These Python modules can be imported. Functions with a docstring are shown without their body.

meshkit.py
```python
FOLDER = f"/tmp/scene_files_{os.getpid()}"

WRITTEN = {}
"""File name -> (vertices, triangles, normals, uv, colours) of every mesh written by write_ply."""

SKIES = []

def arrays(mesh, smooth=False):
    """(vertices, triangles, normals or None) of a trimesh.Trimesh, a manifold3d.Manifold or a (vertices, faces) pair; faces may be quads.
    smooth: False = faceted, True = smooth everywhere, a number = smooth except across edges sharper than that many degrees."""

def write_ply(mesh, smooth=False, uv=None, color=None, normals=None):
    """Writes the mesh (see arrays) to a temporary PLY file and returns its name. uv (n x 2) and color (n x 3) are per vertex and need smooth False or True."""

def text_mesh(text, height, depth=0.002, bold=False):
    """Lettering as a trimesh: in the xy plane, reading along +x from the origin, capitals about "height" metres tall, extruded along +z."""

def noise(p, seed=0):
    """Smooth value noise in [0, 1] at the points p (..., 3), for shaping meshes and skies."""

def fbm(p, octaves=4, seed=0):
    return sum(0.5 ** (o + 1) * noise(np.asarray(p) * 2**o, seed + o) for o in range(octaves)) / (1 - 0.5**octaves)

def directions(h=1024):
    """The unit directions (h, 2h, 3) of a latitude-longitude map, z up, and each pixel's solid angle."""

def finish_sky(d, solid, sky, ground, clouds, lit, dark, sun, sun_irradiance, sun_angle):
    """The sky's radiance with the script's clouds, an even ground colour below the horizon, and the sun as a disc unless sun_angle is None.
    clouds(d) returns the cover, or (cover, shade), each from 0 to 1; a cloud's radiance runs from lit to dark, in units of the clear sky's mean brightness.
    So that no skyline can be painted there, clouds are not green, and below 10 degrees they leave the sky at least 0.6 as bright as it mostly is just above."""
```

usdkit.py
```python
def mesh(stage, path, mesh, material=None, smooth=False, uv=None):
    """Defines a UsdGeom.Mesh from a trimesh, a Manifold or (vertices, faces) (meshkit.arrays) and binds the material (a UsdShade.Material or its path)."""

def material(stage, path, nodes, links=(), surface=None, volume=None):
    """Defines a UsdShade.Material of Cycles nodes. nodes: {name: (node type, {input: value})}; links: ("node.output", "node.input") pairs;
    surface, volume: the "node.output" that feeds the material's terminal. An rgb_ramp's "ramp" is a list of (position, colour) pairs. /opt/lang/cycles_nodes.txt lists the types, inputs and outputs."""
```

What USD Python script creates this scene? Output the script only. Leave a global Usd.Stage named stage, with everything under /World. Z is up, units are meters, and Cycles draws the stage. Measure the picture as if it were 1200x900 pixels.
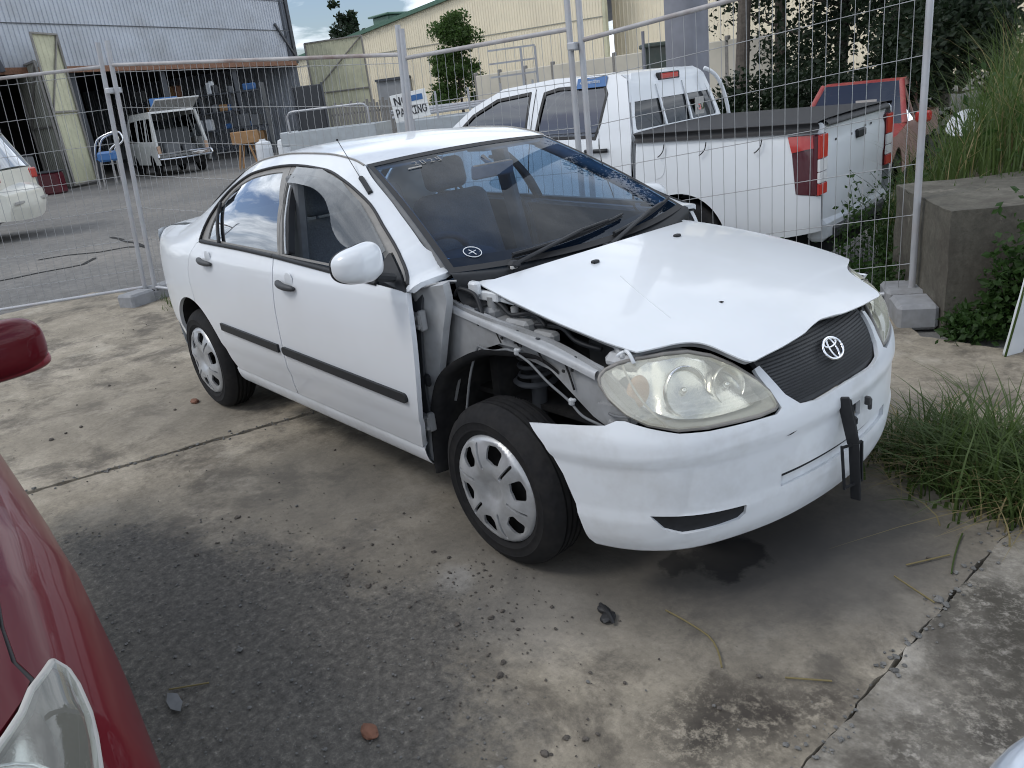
import math, random
import numpy as np, trimesh, shapely
from shapely.geometry import Polygon, LineString, box as sbox
from scipy.interpolate import PchipInterpolator as PI, CubicSpline
from scipy.spatial import Delaunay
from pxr import Usd, UsdGeom, UsdLux, UsdShade, Gf, Vt, Sdf
import usdkit, meshkit

stage = Usd.Stage.CreateInMemory()
UsdGeom.SetStageUpAxis(stage, UsdGeom.Tokens.z)
WORLD = UsdGeom.Xform.Define(stage, '/World')
stage.SetDefaultPrim(WORLD.GetPrim())
A3 = np.array

# ------------------------------------------------------------------ camera
CAM = A3([1.948692, -2.272847, 1.561520])
YAW, PITCH, ROLL, FPX = 2.458334, .352877, -.119268, 932.463
EXPOSURE = -0.12
_f = A3([math.cos(YAW)*math.cos(PITCH), math.sin(YAW)*math.cos(PITCH), -math.sin(PITCH)])
_r = A3([math.sin(YAW), -math.cos(YAW), 0.]); _u = np.cross(_r, _f)
_r, _u = _r*math.cos(ROLL)+_u*math.sin(ROLL), -_r*math.sin(ROLL)+_u*math.cos(ROLL)
cam = UsdGeom.Camera.Define(stage, '/World/camera')
cam.CreateHorizontalApertureAttr(36.0); cam.CreateVerticalApertureAttr(27.0)
cam.CreateFocalLengthAttr(36.0*FPX/1200); cam.CreateClippingRangeAttr(Gf.Vec2f(.05, 2000))
cam.CreateExposureAttr(EXPOSURE)
M = np.eye(4); M[0, :3], M[1, :3], M[2, :3], M[3, :3] = _r, _u, -_f, CAM
cam.AddTransformOp().Set(Gf.Matrix4d(M.tolist()))

# ------------------------------------------------------------------ sky and sun (thin bright cloud over the yard)
SUN_AZ, SUN_EL, SUN_I, SUN_ANGLE, SKY_S = math.radians(248), math.radians(52), .32, 15.0, .125   # azimuth measured from +x towards +y
sd = A3([math.cos(SUN_AZ)*math.cos(SUN_EL), math.sin(SUN_AZ)*math.cos(SUN_EL), math.sin(SUN_EL)])
usdkit.material(stage, '/World/Looks/sky', {
    'tc': ('texture_coordinate', {}), 'sep': ('separate_xyz', {}),
    'zc': ('math', {'math_type': 'maximum', 'value2': .03}), 'za': ('math', {'math_type': 'add', 'value2': .16}),
    'dx': ('math', {'math_type': 'divide'}), 'dy': ('math', {'math_type': 'divide'}), 'cmb': ('combine_xyz', {'z': 3.7}),
    'n1': ('noise_texture', {'scale': 1.15, 'detail': 9, 'roughness': .56, 'distortion': .25}),
    'rp': ('rgb_ramp', {'ramp': [(0, (0, 0, 0)), (.39, (0, 0, 0)), (.52, (1, 1, 1)), (1, (1, 1, 1))]}),
    'n2': ('noise_texture', {'scale': 2.6, 'detail': 7, 'roughness': .6}),
    'cc': ('rgb_ramp', {'ramp': [(0, (4.6, 5.3, 6.2)), (.36, (6.6, 7.4, 8.5)), (.58, (13.6, 14.4, 15.4)), (1, (16.4, 16.8, 17.2))]}),
    'sky': ('sky_texture', {'sky_type': 'single_scattering', 'sun_disc': False, 'sun_elevation': SUN_EL, 'sun_rotation': math.atan2(sd[0], sd[1]), 'aerosol_density': 1.5}),
    'tn': ('mix_color', {'blend_type': 'multiply', 'fac': 1., 'b': (1.02, 1.05, 1.14), 'use_clamp': False, 'use_clamp_result': False}), 'mx': ('mix_color', {'use_clamp_result': False}), 'bg': ('background_shader', {'strength': SKY_S})},
    [('tc.generated', 'sep.vector'), ('sep.z', 'zc.value1'), ('zc.value', 'za.value1'), ('sep.x', 'dx.value1'), ('za.value', 'dx.value2'),
     ('sep.y', 'dy.value1'), ('za.value', 'dy.value2'), ('dx.value', 'cmb.x'), ('dy.value', 'cmb.y'), ('cmb.vector', 'n1.vector'), ('cmb.vector', 'n2.vector'),
     ('n1.fac', 'rp.fac'), ('n2.fac', 'cc.fac'), ('rp.color', 'mx.fac'), ('sky.color', 'tn.a'), ('tn.result', 'mx.a'), ('cc.color', 'mx.b'), ('mx.result', 'bg.color')], surface='bg.background')
dome = UsdLux.DomeLight.Define(stage, '/World/sky')
UsdShade.MaterialBindingAPI.Apply(dome.GetPrim()).Bind(UsdShade.Material.Get(stage, '/World/Looks/sky'))
dome.GetPrim().SetCustomDataByKey('kind', 'structure')
sun = UsdLux.DistantLight.Define(stage, '/World/sun')
sun.CreateNormalizeAttr(True); sun.CreateIntensityAttr(SUN_I); sun.CreateAngleAttr(SUN_ANGLE); sun.CreateColorAttr(Gf.Vec3f(1, .97, .93))
_x = np.cross([0, 0, 1.], sd); _x /= np.linalg.norm(_x); _y = np.cross(sd, _x)
M = np.eye(4); M[0, :3], M[1, :3], M[2, :3] = _x, _y, sd
sun.AddTransformOp().Set(Gf.Matrix4d(M.tolist()))

# ------------------------------------------------------------------ helpers: scene graph
_used = {}
def _path(parent, name):
    k = (parent, name); n = _used.get(k, 0); _used[k] = n+1
    return f'{parent}/{name}' + (f'_{n:03d}' if n else '')
def tag(p, label=None, cat=None, group=None, kind=None):
    p = p.GetPrim() if hasattr(p, 'GetPrim') else p
    for k, v in (('label', label), ('category', cat), ('group', group), ('kind', kind)):
        if v: p.SetCustomDataByKey(k, v)
    return p
class Thing:
    """An Xform at the thing's base. Parts are given in its local frame, or in world coordinates with world=True."""
    def __init__(s, name, loc=(0, 0, 0), rz=0., label=None, cat=None, group=None, kind=None, rx=0., ry=0.):
        s.path = _path('/World', name); s.x = UsdGeom.Xform.Define(stage, s.path)
        T = trimesh.transformations
        s.M = T.translation_matrix(loc) @ T.euler_matrix(rx, ry, rz, 'rxyz')
        s.x.AddTransformOp().Set(Gf.Matrix4d(s.M.T.tolist())); s.inv = np.linalg.inv(s.M)
        tag(s.x, label, cat, group, kind)
    def part(s, name, mesh, mat, smooth=False, parent=None, world=False, label=None, kind=None):
        if isinstance(mesh, list): mesh = cat(mesh)
        if world: mesh = mesh.copy(); mesh.apply_transform(s.inv)
        m = usdkit.mesh(stage, _path(parent or s.path, name), mesh, L(mat), smooth)
        tag(m, label, kind=kind)
        return str(m.GetPath())
def solo(name, mesh, mat, label=None, cat=None, group=None, kind=None, smooth=False):
    if isinstance(mesh, list): mesh = globals()['cat'](mesh)
    m = usdkit.mesh(stage, _path('/World', name), mesh, L(mat), smooth); tag(m, label, cat, group, kind); return str(m.GetPath())
def copy_of(t, name, loc, rz=0., label=None, cat=None, group=None, scale=1.0):
    p = _path('/World', name); x = UsdGeom.Xform.Define(stage, p)
    T = trimesh.transformations; MM = T.translation_matrix(loc) @ T.euler_matrix(0, 0, rz) @ np.diag([scale, scale, scale, 1.])
    x.GetPrim().GetReferences().AddInternalReference(t.path); x.GetPrim().SetInstanceable(True)
    x.ClearXformOpOrder(); x.AddTransformOp().Set(Gf.Matrix4d(MM.T.tolist()))
    tag(x, label, cat, group); return p
_mats = {}
def L(name):
    if isinstance(name, UsdShade.Material): return name
    return _mats[name]
def mat(name, nodes, links=(), surface=None, volume=None):
    _mats[name] = usdkit.material(stage, '/World/Looks/'+name, nodes, links, surface, volume); return name
# ------------------------------------------------------------------ helpers: meshes
def cat(ms):
    ms = [m for m in ms if m is not None]
    v, f, o = [], [], 0
    for m in ms: v.append(np.asarray(m.vertices)); f.append(np.asarray(m.faces)+o); o += len(m.vertices)
    return trimesh.Trimesh(np.vstack(v), np.vstack(f), process=False)
def TM(v, f): return trimesh.Trimesh(np.asarray(v, float), np.asarray(f, int), process=False)
def grid(P, closed=False):
    """P: (n, m, 3) points as a sheet; closed joins the m direction."""
    n, m = P.shape[:2]; j = np.arange(m if closed else m-1); i = np.arange(n-1)
    I, J = np.meshgrid(i, j, indexing='ij'); K = (J+1) % m
    q = np.stack([I*m+J, I*m+K, (I+1)*m+K, (I+1)*m+J], -1).reshape(-1, 4)
    return TM(P.reshape(-1, 3), np.vstack([q[:, [0, 1, 2]], q[:, [0, 2, 3]]]))
def resample(P, n):
    P = np.asarray(P, float); d = np.r_[0, np.cumsum(np.linalg.norm(np.diff(P, axis=0), axis=1))]
    return np.stack([np.interp(np.linspace(0, d[-1], n), d, P[:, k]) for k in range(P.shape[1])], 1)
def spline(P, n):
    P = np.asarray(P, float); d = np.r_[0, np.cumsum(np.linalg.norm(np.diff(P, axis=0), axis=1))]
    return PI(d, P, axis=0)(np.linspace(0, d[-1], n))
def loft(curves, n=40, m=8):
    """Sheet through 3-D curves (each resampled), smooth across them."""
    C = np.stack([resample(c, n) for c in curves]); t = np.linspace(0, 1, len(C))
    f = CubicSpline(t, C, axis=0) if len(C) > 2 else PI(t, C, axis=0)
    return grid(f(np.linspace(0, 1, m if len(C) > 2 else 2)))
def tube(P, r, sides=8, cap=True):
    P = np.asarray(P, float); t = np.gradient(P, axis=0); t /= np.linalg.norm(t, axis=1, keepdims=True)+1e-12
    up = np.tile([0, 0, 1.], (len(P), 1)); up[np.abs(t[:, 2]) > .95] = [1., 0, 0]
    if (np.abs(t[:, 2]) > .95).any(): up[:] = [1., .13, 0] if np.abs(t[:, 0]).max() < .9 else [.1, 1., 0]
    a = np.cross(t, up); a /= np.linalg.norm(a, axis=1, keepdims=True)+1e-12; b = np.cross(t, a)
    g = np.linspace(0, 2*np.pi, sides, endpoint=False); r = np.broadcast_to(r, (len(P),))
    V = P[:, None]+r[:, None, None]*(np.cos(g)[None, :, None]*a[:, None]+np.sin(g)[None, :, None]*b[:, None])
    m = grid(V, True)
    if cap:
        n = len(m.vertices); k = np.arange(sides)
        v = np.vstack([m.vertices, P[:1], P[-1:]]); e = (len(P)-1)*sides
        f = np.vstack([m.faces, np.stack([np.full(sides, n), (k+1) % sides, k], 1), np.stack([np.full(sides, n+1), e+k, e+(k+1) % sides], 1)])
        m = TM(v, f)
    return m
def bx(c, s, b=.0, rz=0., M=None):
    """Box with chamfered edges: centre, size, chamfer."""
    s = np.asarray(s, float)/2
    if b <= 0: m = trimesh.creation.box(s*2)
    else:
        P = []
        for x in (-1, 1):
            for y in (-1, 1):
                for z in (-1, 1):
                    for k in range(3):
                        q = A3([x, y, z])*(s-b); q[k] += A3([x, y, z])[k]*b; P.append(q)
        m = trimesh.convex.convex_hull(np.array(P))
    if rz: m.apply_transform(trimesh.transformations.rotation_matrix(rz, [0, 0, 1]))
    if M is not None: m.apply_transform(M)
    m.apply_translation(c); return m
def bar(p, q, wd, ht, b=.0):
    """Rectangular bar between two points."""
    p, q = np.asarray(p, float), np.asarray(q, float); d = q-p; l = np.linalg.norm(d); d /= l
    up = A3([0, 0, 1.]) if abs(d[2]) < .95 else A3([1., 0, 0]); s = np.cross(up, d); s /= np.linalg.norm(s); u = np.cross(d, s)
    m = bx((0, 0, 0), (l, wd, ht), b); R = np.eye(4); R[:3, 0], R[:3, 1], R[:3, 2], R[:3, 3] = d, s, u, (p+q)/2
    m.apply_transform(R); return m
def prism(poly, h, M=None):
    ms = [trimesh.creation.extrude_polygon(g, h, engine='earcut') for g in getattr(poly, 'geoms', [poly])]
    m = cat(ms)
    if M is not None: m.apply_transform(M)
    return m
def revolve(prof, n=48, axis='y'):
    """prof: (r, h) pairs; axis y by default (wheels)."""
    P = np.asarray(prof, float); g = np.linspace(0, 2*np.pi, n, endpoint=False)
    V = np.stack([P[:, 0, None]*np.cos(g), np.repeat(P[:, 1, None], n, 1), P[:, 0, None]*np.sin(g)], -1)
    if axis == 'z': V = V[..., [0, 2, 1]]*[1, 1, 1]
    if axis == 'x': V = V[..., [1, 0, 2]]
    return grid(V, True)
def _ring(c, h):
    P = np.asarray(c)[:-1]; out = []
    for a, b in zip(P, np.roll(P, -1, 0)):
        k = max(1, int(math.ceil(np.linalg.norm(b-a)/h))); out.append(a+(b-a)*np.arange(k)[:, None]/k)
    return np.vstack(out)
def cr2(a): p, q = a[:, 1]-a[:, 0], a[:, 2]-a[:, 0]; return p[:, 0]*q[:, 1]-p[:, 1]*q[:, 0]
def panel(poly, f, h=.03, thick=.012, nd=(0, -1, 0), hb=None):
    """A sheet cut to a 2-D outline (with holes) and laid on the surface f(u, v) -> (n, 3), its edges turned in."""
    if not isinstance(poly, shapely.geometry.base.BaseGeometry): poly = Polygon(poly)
    if not poly.is_valid: poly = poly.buffer(0)
    if poly.geom_type == 'MultiPolygon': return cat([panel(g, f, h, thick, nd, hb) for g in poly.geoms if g.area > 1e-6])
    hb = hb or h*.7
    rings = [_ring(r.coords, hb) for r in [poly.exterior, *poly.interiors]]
    x0, y0, x1, y1 = poly.bounds
    X, Y = np.meshgrid(np.arange(x0, x1, h), np.arange(y0, y1, h*.87)); X = X+(np.arange(len(X)) % 2)[:, None]*h/2
    inn = poly.buffer(-.45*hb); k = shapely.contains_xy(inn, X.ravel(), Y.ravel()) if not inn.is_empty else np.zeros(X.size, bool)
    pts = np.vstack(rings+[np.stack([X.ravel()[k], Y.ravel()[k]], 1)])
    F = Delaunay(pts).simplices; c = pts[F].mean(1)
    F = F[shapely.contains_xy(poly, c[:, 0], c[:, 1])]
    a = pts[F]; ar = np.abs(cr2(a)); F = F[ar > 1e-9]
    V = np.asarray(f(pts[:, 0], pts[:, 1]))
    n = np.cross(V[F[:, 1]]-V[F[:, 0]], V[F[:, 2]]-V[F[:, 0]]); l = np.linalg.norm(n, axis=1)
    F = F[l > 1e-12]; n = n[l > 1e-12]
    # make winding consistent in 2-D, then by nd
    a = pts[F]; sg = cr2(a); F[sg < 0] = F[sg < 0][:, ::-1]
    n = np.cross(V[F[:, 1]]-V[F[:, 0]], V[F[:, 2]]-V[F[:, 0]])
    if (n.sum(0)@np.asarray(nd, float)) < 0: F = F[:, ::-1]; n = -n
    out = [TM(V, F)]
    if thick:
        vn = np.zeros_like(V)
        for q in range(3): np.add.at(vn, F[:, q], n)
        vn /= np.linalg.norm(vn, axis=1, keepdims=True)+1e-12
        o = 0
        for r in rings:
            i = np.arange(o, o+len(r)); o += len(r)
            out.append(grid(np.stack([V[i], V[i]-vn[i]*thick]), True))
    return cat(out)
def mirror_y(m):
    m = m.copy(); m.vertices = m.vertices*[1, -1, 1]; m.faces = m.faces[:, ::-1]; return m
def XZ(fn):
    return lambda u, v: np.stack([u, fn(u, v), v], 1)
def frameM(o, x, y):
    """4x4 that takes local x,y,z to the given axes at o."""
    x = np.asarray(x, float); x /= np.linalg.norm(x); y = np.asarray(y, float); y = y-x*(x@y); y /= np.linalg.norm(y)
    m = np.eye(4); m[:3, 0], m[:3, 1], m[:3, 2], m[:3, 3] = x, y, np.cross(x, y), o; return m
def leaves(P, size, rng, aspect=1.7, up=.3, jitter=.35):
    """One small folded leaf (two triangles) at each point."""
    n = len(P); d = rng.normal(size=(n, 3)); d[:, 2] = d[:, 2]*.7+up; d /= np.linalg.norm(d, axis=1, keepdims=True)
    e = rng.normal(size=(n, 3)); e -= d*(e*d).sum(1, keepdims=True); e /= np.linalg.norm(e, axis=1, keepdims=True)
    s = size*(1+jitter*rng.normal(size=(n, 1))).clip(.4, 2)
    nrm = np.cross(d, e)
    a, b = P, P+d*s*aspect; m = (a+b)/2+nrm*s*.12
    v = np.stack([a, m+e*s*.5, b, m-e*s*.5], 1).reshape(-1, 3); k = np.arange(n)[:, None]*4
    return TM(v, np.vstack([k+[0, 1, 2], k+[0, 2, 3]]))
def blades(P, ht, wd, rng, lean=.5, seg=4, tips=None):
    """Grass blades: bent tapering ribbons rooted at P."""
    n = len(P); ht = np.broadcast_to(ht, (n,))*(.6+.7*rng.random(n)); a = rng.random(n)*2*np.pi
    dr = np.stack([np.cos(a), np.sin(a), 0*a], 1); sdv = np.stack([-np.sin(a), np.cos(a), 0*a], 1); ln = lean*(.3+1.2*rng.random(n))
    t = np.linspace(0, 1, seg+1); V = []
    for q in t:
        c = P+dr*(ln*ht*q*q)[:, None]; c = c+np.outer(ht*(q-.35*ln*q*q), [0, 0, 1]); w_ = wd*(1-q)**.7*.5+.0003
        V += [c-sdv*w_, c+sdv*w_]
    V = np.stack(V, 1); m = 2*(seg+1); k = np.arange(n)[:, None]*m; F = []
    for q in range(seg): F += [k+[2*q, 2*q+1, 2*q+3], k+[2*q, 2*q+3, 2*q+2]]
    return TM(V.reshape(-1, 3), np.vstack(F))

# ------------------------------------------------------------------ materials
def plain(name, col, rough=.5, metal=0., noise=0., scale=30., bump=0., bscale=None, spec=.5, coat=0., coat_r=.05, dirt=None, dirt_amt=0., dscale=4., extra=None):
    """Principled with optional tone noise, dirt and bump."""
    nodes = {'p': ('principled_bsdf', {'base_color': col, 'roughness': rough, 'metallic': metal, 'specular_ior_level': spec, 'coat_weight': coat, 'coat_roughness': coat_r, **(extra or {})})}
    links = []
    if noise or dirt or bump: nodes['g'] = ('texture_coordinate', {}); src = 'g.object'
    cur = None
    if noise:
        nodes['n'] = ('noise_texture', {'scale': scale, 'detail': 5, 'roughness': .6})
        c = np.asarray(col, float)
        nodes['r'] = ('rgb_ramp', {'ramp': [(.25, tuple(c*(1-noise))), (.75, tuple(np.minimum(c*(1+noise), 1)))]})
        links += [(src, 'n.vector'), ('n.fac', 'r.fac')]; cur = 'r.color'
    if dirt:
        nodes['dn'] = ('noise_texture', {'scale': dscale, 'detail': 8, 'roughness': .68})
        nodes['dr'] = ('rgb_ramp', {'ramp': [(.45, (0, 0, 0)), (.75, (dirt_amt,)*3)]})
        nodes['dm'] = ('mix_color', {'a': col, 'b': dirt})
        links += [(src, 'dn.vector'), ('dn.fac', 'dr.fac'), ('dr.color', 'dm.fac')]
        if cur: links.append((cur, 'dm.a'))
        cur = 'dm.result'
    if cur: links.append((cur, 'p.base_color'))
    if bump:
        nodes['bn'] = ('noise_texture', {'scale': bscale or scale, 'detail': 6, 'roughness': .65}); nodes['b'] = ('bump', {'strength': bump, 'distance': .01})
        links += [(src, 'bn.vector'), ('bn.fac', 'b.height'), ('b.normal', 'p.normal')]
    return mat(name, nodes, links, surface='p.BSDF')
def pane(name, tint, refl=1.0, haze=0., rough=.0):
    """Sheet glass: see-through, mirror-like at a glance."""
    nodes = {'t': ('transparent_bsdf', {'color': tint}), 'g': ('glossy_bsdf', {'color': (.95, .97, 1), 'roughness': rough}), 'lw': ('layer_weight', {'blend': .5}),
             'pw': ('math', {'math_type': 'power', 'value2': 4.0}), 'ma': ('math', {'math_type': 'multiply_add', 'value2': .9*refl, 'value3': .055*refl, 'use_clamp': True}), 'm': ('mix_closure', {})}
    links = [('lw.facing', 'pw.value1'), ('pw.value', 'ma.value1'), ('ma.value', 'm.fac'), ('t.BSDF', 'm.closure1'), ('g.BSDF', 'm.closure2')]
    out = 'm.closure'
    if haze:
        nodes['d'] = ('diffuse_bsdf', {'color': (.75, .73, .62)}); nodes['m2'] = ('mix_closure', {'fac': haze}); links += [('m.closure', 'm2.closure1'), ('d.BSDF', 'm2.closure2')]; out = 'm2.closure'
    return mat(name, nodes, links, surface=out)
def leafy(name, c1, c2, scale=2.5, trans=.35):
    nodes = {'g': ('geometry', {}), 'n': ('noise_texture', {'scale': scale, 'detail': 3}), 'w': ('mix_float', {'fac': .6}), 'r': ('rgb_ramp', {'ramp': [(.2, c1), (.8, c2)]}),
             'd': ('principled_bsdf', {'roughness': .55, 'specular_ior_level': .3}), 't': ('translucent_bsdf', {}), 'm': ('mix_closure', {'fac': trans})}
    return mat(name, nodes, [('g.position', 'n.vector'), ('n.fac', 'w.a'), ('g.random_per_island', 'w.b'), ('w.result', 'r.fac'), ('r.color', 'd.base_color'), ('r.color', 't.color'), ('d.BSDF', 'm.closure1'), ('t.BSDF', 'm.closure2')], surface='m.closure')

plain('white_paint', (.60, .625, .65), .32, coat=.6, coat_r=.06, dirt=(.50, .50, .47), dirt_amt=.22, dscale=3.2)
plain('white_paint_door', (.60, .62, .645), .30, coat=.6, coat_r=.06, dirt=(.52, .51, .48), dirt_amt=.18, dscale=2.6)
plain('white_paint_dirty', (.61, .635, .66), .34, coat=.45, coat_r=.08, dirt=(.36, .35, .33), dirt_amt=.45, dscale=5.5)
plain('grey_primer', (.25, .255, .26), .45, noise=.18, scale=9, dirt=(.12, .115, .10), dirt_amt=.55, dscale=7)
plain('light_primer', (.35, .36, .37), .42, noise=.12, scale=9, dirt=(.16, .15, .13), dirt_amt=.5, dscale=8)
plain('black_plastic', (.014, .015, .017), .5, spec=.3, noise=.25, scale=60)
plain('grey_black_plastic', (.030, .032, .035), .55, noise=.2, scale=40, dirt=(.12, .12, .11), dirt_amt=.3)
plain('rubber_seal', (.012, .012, .013), .6)
plain('tyre_rubber', (.011, .011, .012), .8, noise=.3, scale=50, spec=.22, dirt=(.035, .032, .028), dirt_amt=.45, dscale=11, bump=.12, bscale=90)
plain('liner', (.014, .014, .015), .85, spec=.2, noise=.4, scale=30, dirt=(.05, .047, .04), dirt_amt=.5, dscale=10)
plain('hubcap_silver', (.42, .43, .44), .36, metal=.5, noise=.06, scale=30, dirt=(.13, .12, .11), dirt_amt=.4, dscale=14)
plain('chrome', (.82, .83, .85), .12, metal=1.)
plain('reflector_chrome', (.80, .80, .78), .16, metal=1., bump=.15, bscale=40)
plain('frame_grey', (.20, .19, .175), .42, noise=.2, scale=18, dirt=(.10, .09, .08), dirt_amt=.4)
plain('seat_fabric', (.17, .175, .185), .9, noise=.25, scale=120, bump=.3, bscale=200)
plain('seat_fabric_light', (.19, .185, .175), .9, noise=.2, scale=120, bump=.3, bscale=200)
plain('trim_dark', (.035, .038, .043), .7, noise=.2, scale=30)
plain('trim_grey', (.13, .135, .14), .7, noise=.15, scale=30)
plain('headlining', (.36, .35, .33), .9)
plain('dark_void', (.006, .006, .006), .9)
plain('amber_plastic', (.40, .27, .19), .3)
plain('zinc_wire', (.32, .325, .33), .45, metal=.35, noise=.25, scale=15)
pane('windscreen_glass', (.31, .48, .71), .5)
pane('side_glass', (.22, .25, .26), 2.5)
pane('clear_side_glass', (.62, .70, .72), 1.0)
pane('shield_plastic', (.40, .42, .43), 1.5)
pane('lens_plastic', (.90, .89, .82), 1.4, haze=.19, rough=.03)

# ================================================================== THE SETTING
def ray(px, py): return _f+_r*(px-600)/FPX-_u*(py-450)/FPX          # direction through a point of the photograph, used to measure where things stand
def hz(px):                                                          # row of the horizon in column px
    a, b = -400., 900.
    for _ in range(50):
        m = (a+b)/2
        if ray(px, m)[2] > 0: a = m
        else: b = m
    return a
def at(px, d, z=0.):
    """The place d metres ahead in column px, at height z."""
    p = CAM+ray(px, hz(px))*d; return A3([p[0], p[1], z])
def G(px, py, z=0.): d = ray(px, py); return CAM+d*(z-CAM[2])/d[2]
def ztop(px, py, d): return CAM[2]+ray(px, py)[2]*d
FA, FB, FC, FD = A3([-6.40, .05]), A3([-3.46, 1.30]), A3([-2.08, 1.89]), A3([-.137, 2.713])   # fence posts
fdv = (FD-FA)/np.linalg.norm(FD-FA); fnv = A3([-fdv[1], fdv[0]])
sm = lambda x: np.clip(x, 0, 1)**2*(3-2*np.clip(x, 0, 1))
def gz(x, y):
    p = np.stack([np.asarray(x, float), np.asarray(y, float)], -1)-FA; s = p@fnv; t = p@fdv
    dip = sm((s-.0)/1.2)*(1-sm((s-9)/8))*sm((t+.5)/3)*(1-sm((t-9)/4))
    deep = np.exp(-(((p[..., 0]+FA[0]+6)/5)**2+((p[..., 1]+FA[1]-12)/4)**2))
    return -.035-.17*dip-.45*deep
def far_mat():
    n = {'g': ('geometry', {}), 'n1': ('noise_texture', {'scale': .22, 'detail': 8, 'roughness': .62}), 'n2': ('noise_texture', {'scale': 9., 'detail': 6, 'roughness': .7}), 'n3': ('noise_texture', {'scale': 140., 'detail': 3}),
         'r1': ('rgb_ramp', {'ramp': [(.3, (.105, .104, .103)), (.5, (.155, .150, .142)), (.7, (.215, .20, .18))]}),
         'r2': ('rgb_ramp', {'ramp': [(.25, (.62,)*3), (.75, (1.25,)*3)]}), 'r3': ('rgb_ramp', {'ramp': [(.3, (.75,)*3), (.7, (1.2,)*3)]}),
         'm': ('mix_color', {'blend_type': 'multiply', 'fac': 1., 'use_clamp': False}), 'm2': ('mix_color', {'blend_type': 'multiply', 'fac': .8, 'use_clamp': False}), 'p': ('principled_bsdf', {'roughness': .85, 'specular_ior_level': .3}),
         'b': ('bump', {'strength': .5, 'distance': .01})}
    mat('yard_asphalt', n, [('g.position', 'n1.vector'), ('g.position', 'n2.vector'), ('g.position', 'n3.vector'), ('n1.fac', 'r1.fac'), ('n2.fac', 'r2.fac'), ('n3.fac', 'r3.fac'), ('r1.color', 'm.a'), ('r2.color', 'm.b'), ('m.result', 'm2.a'), ('r3.color', 'm2.b'), ('m2.result', 'p.base_color'), ('n2.fac', 'b.height'), ('b.normal', 'p.normal')], surface='p.BSDF')
far_mat()
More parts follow.
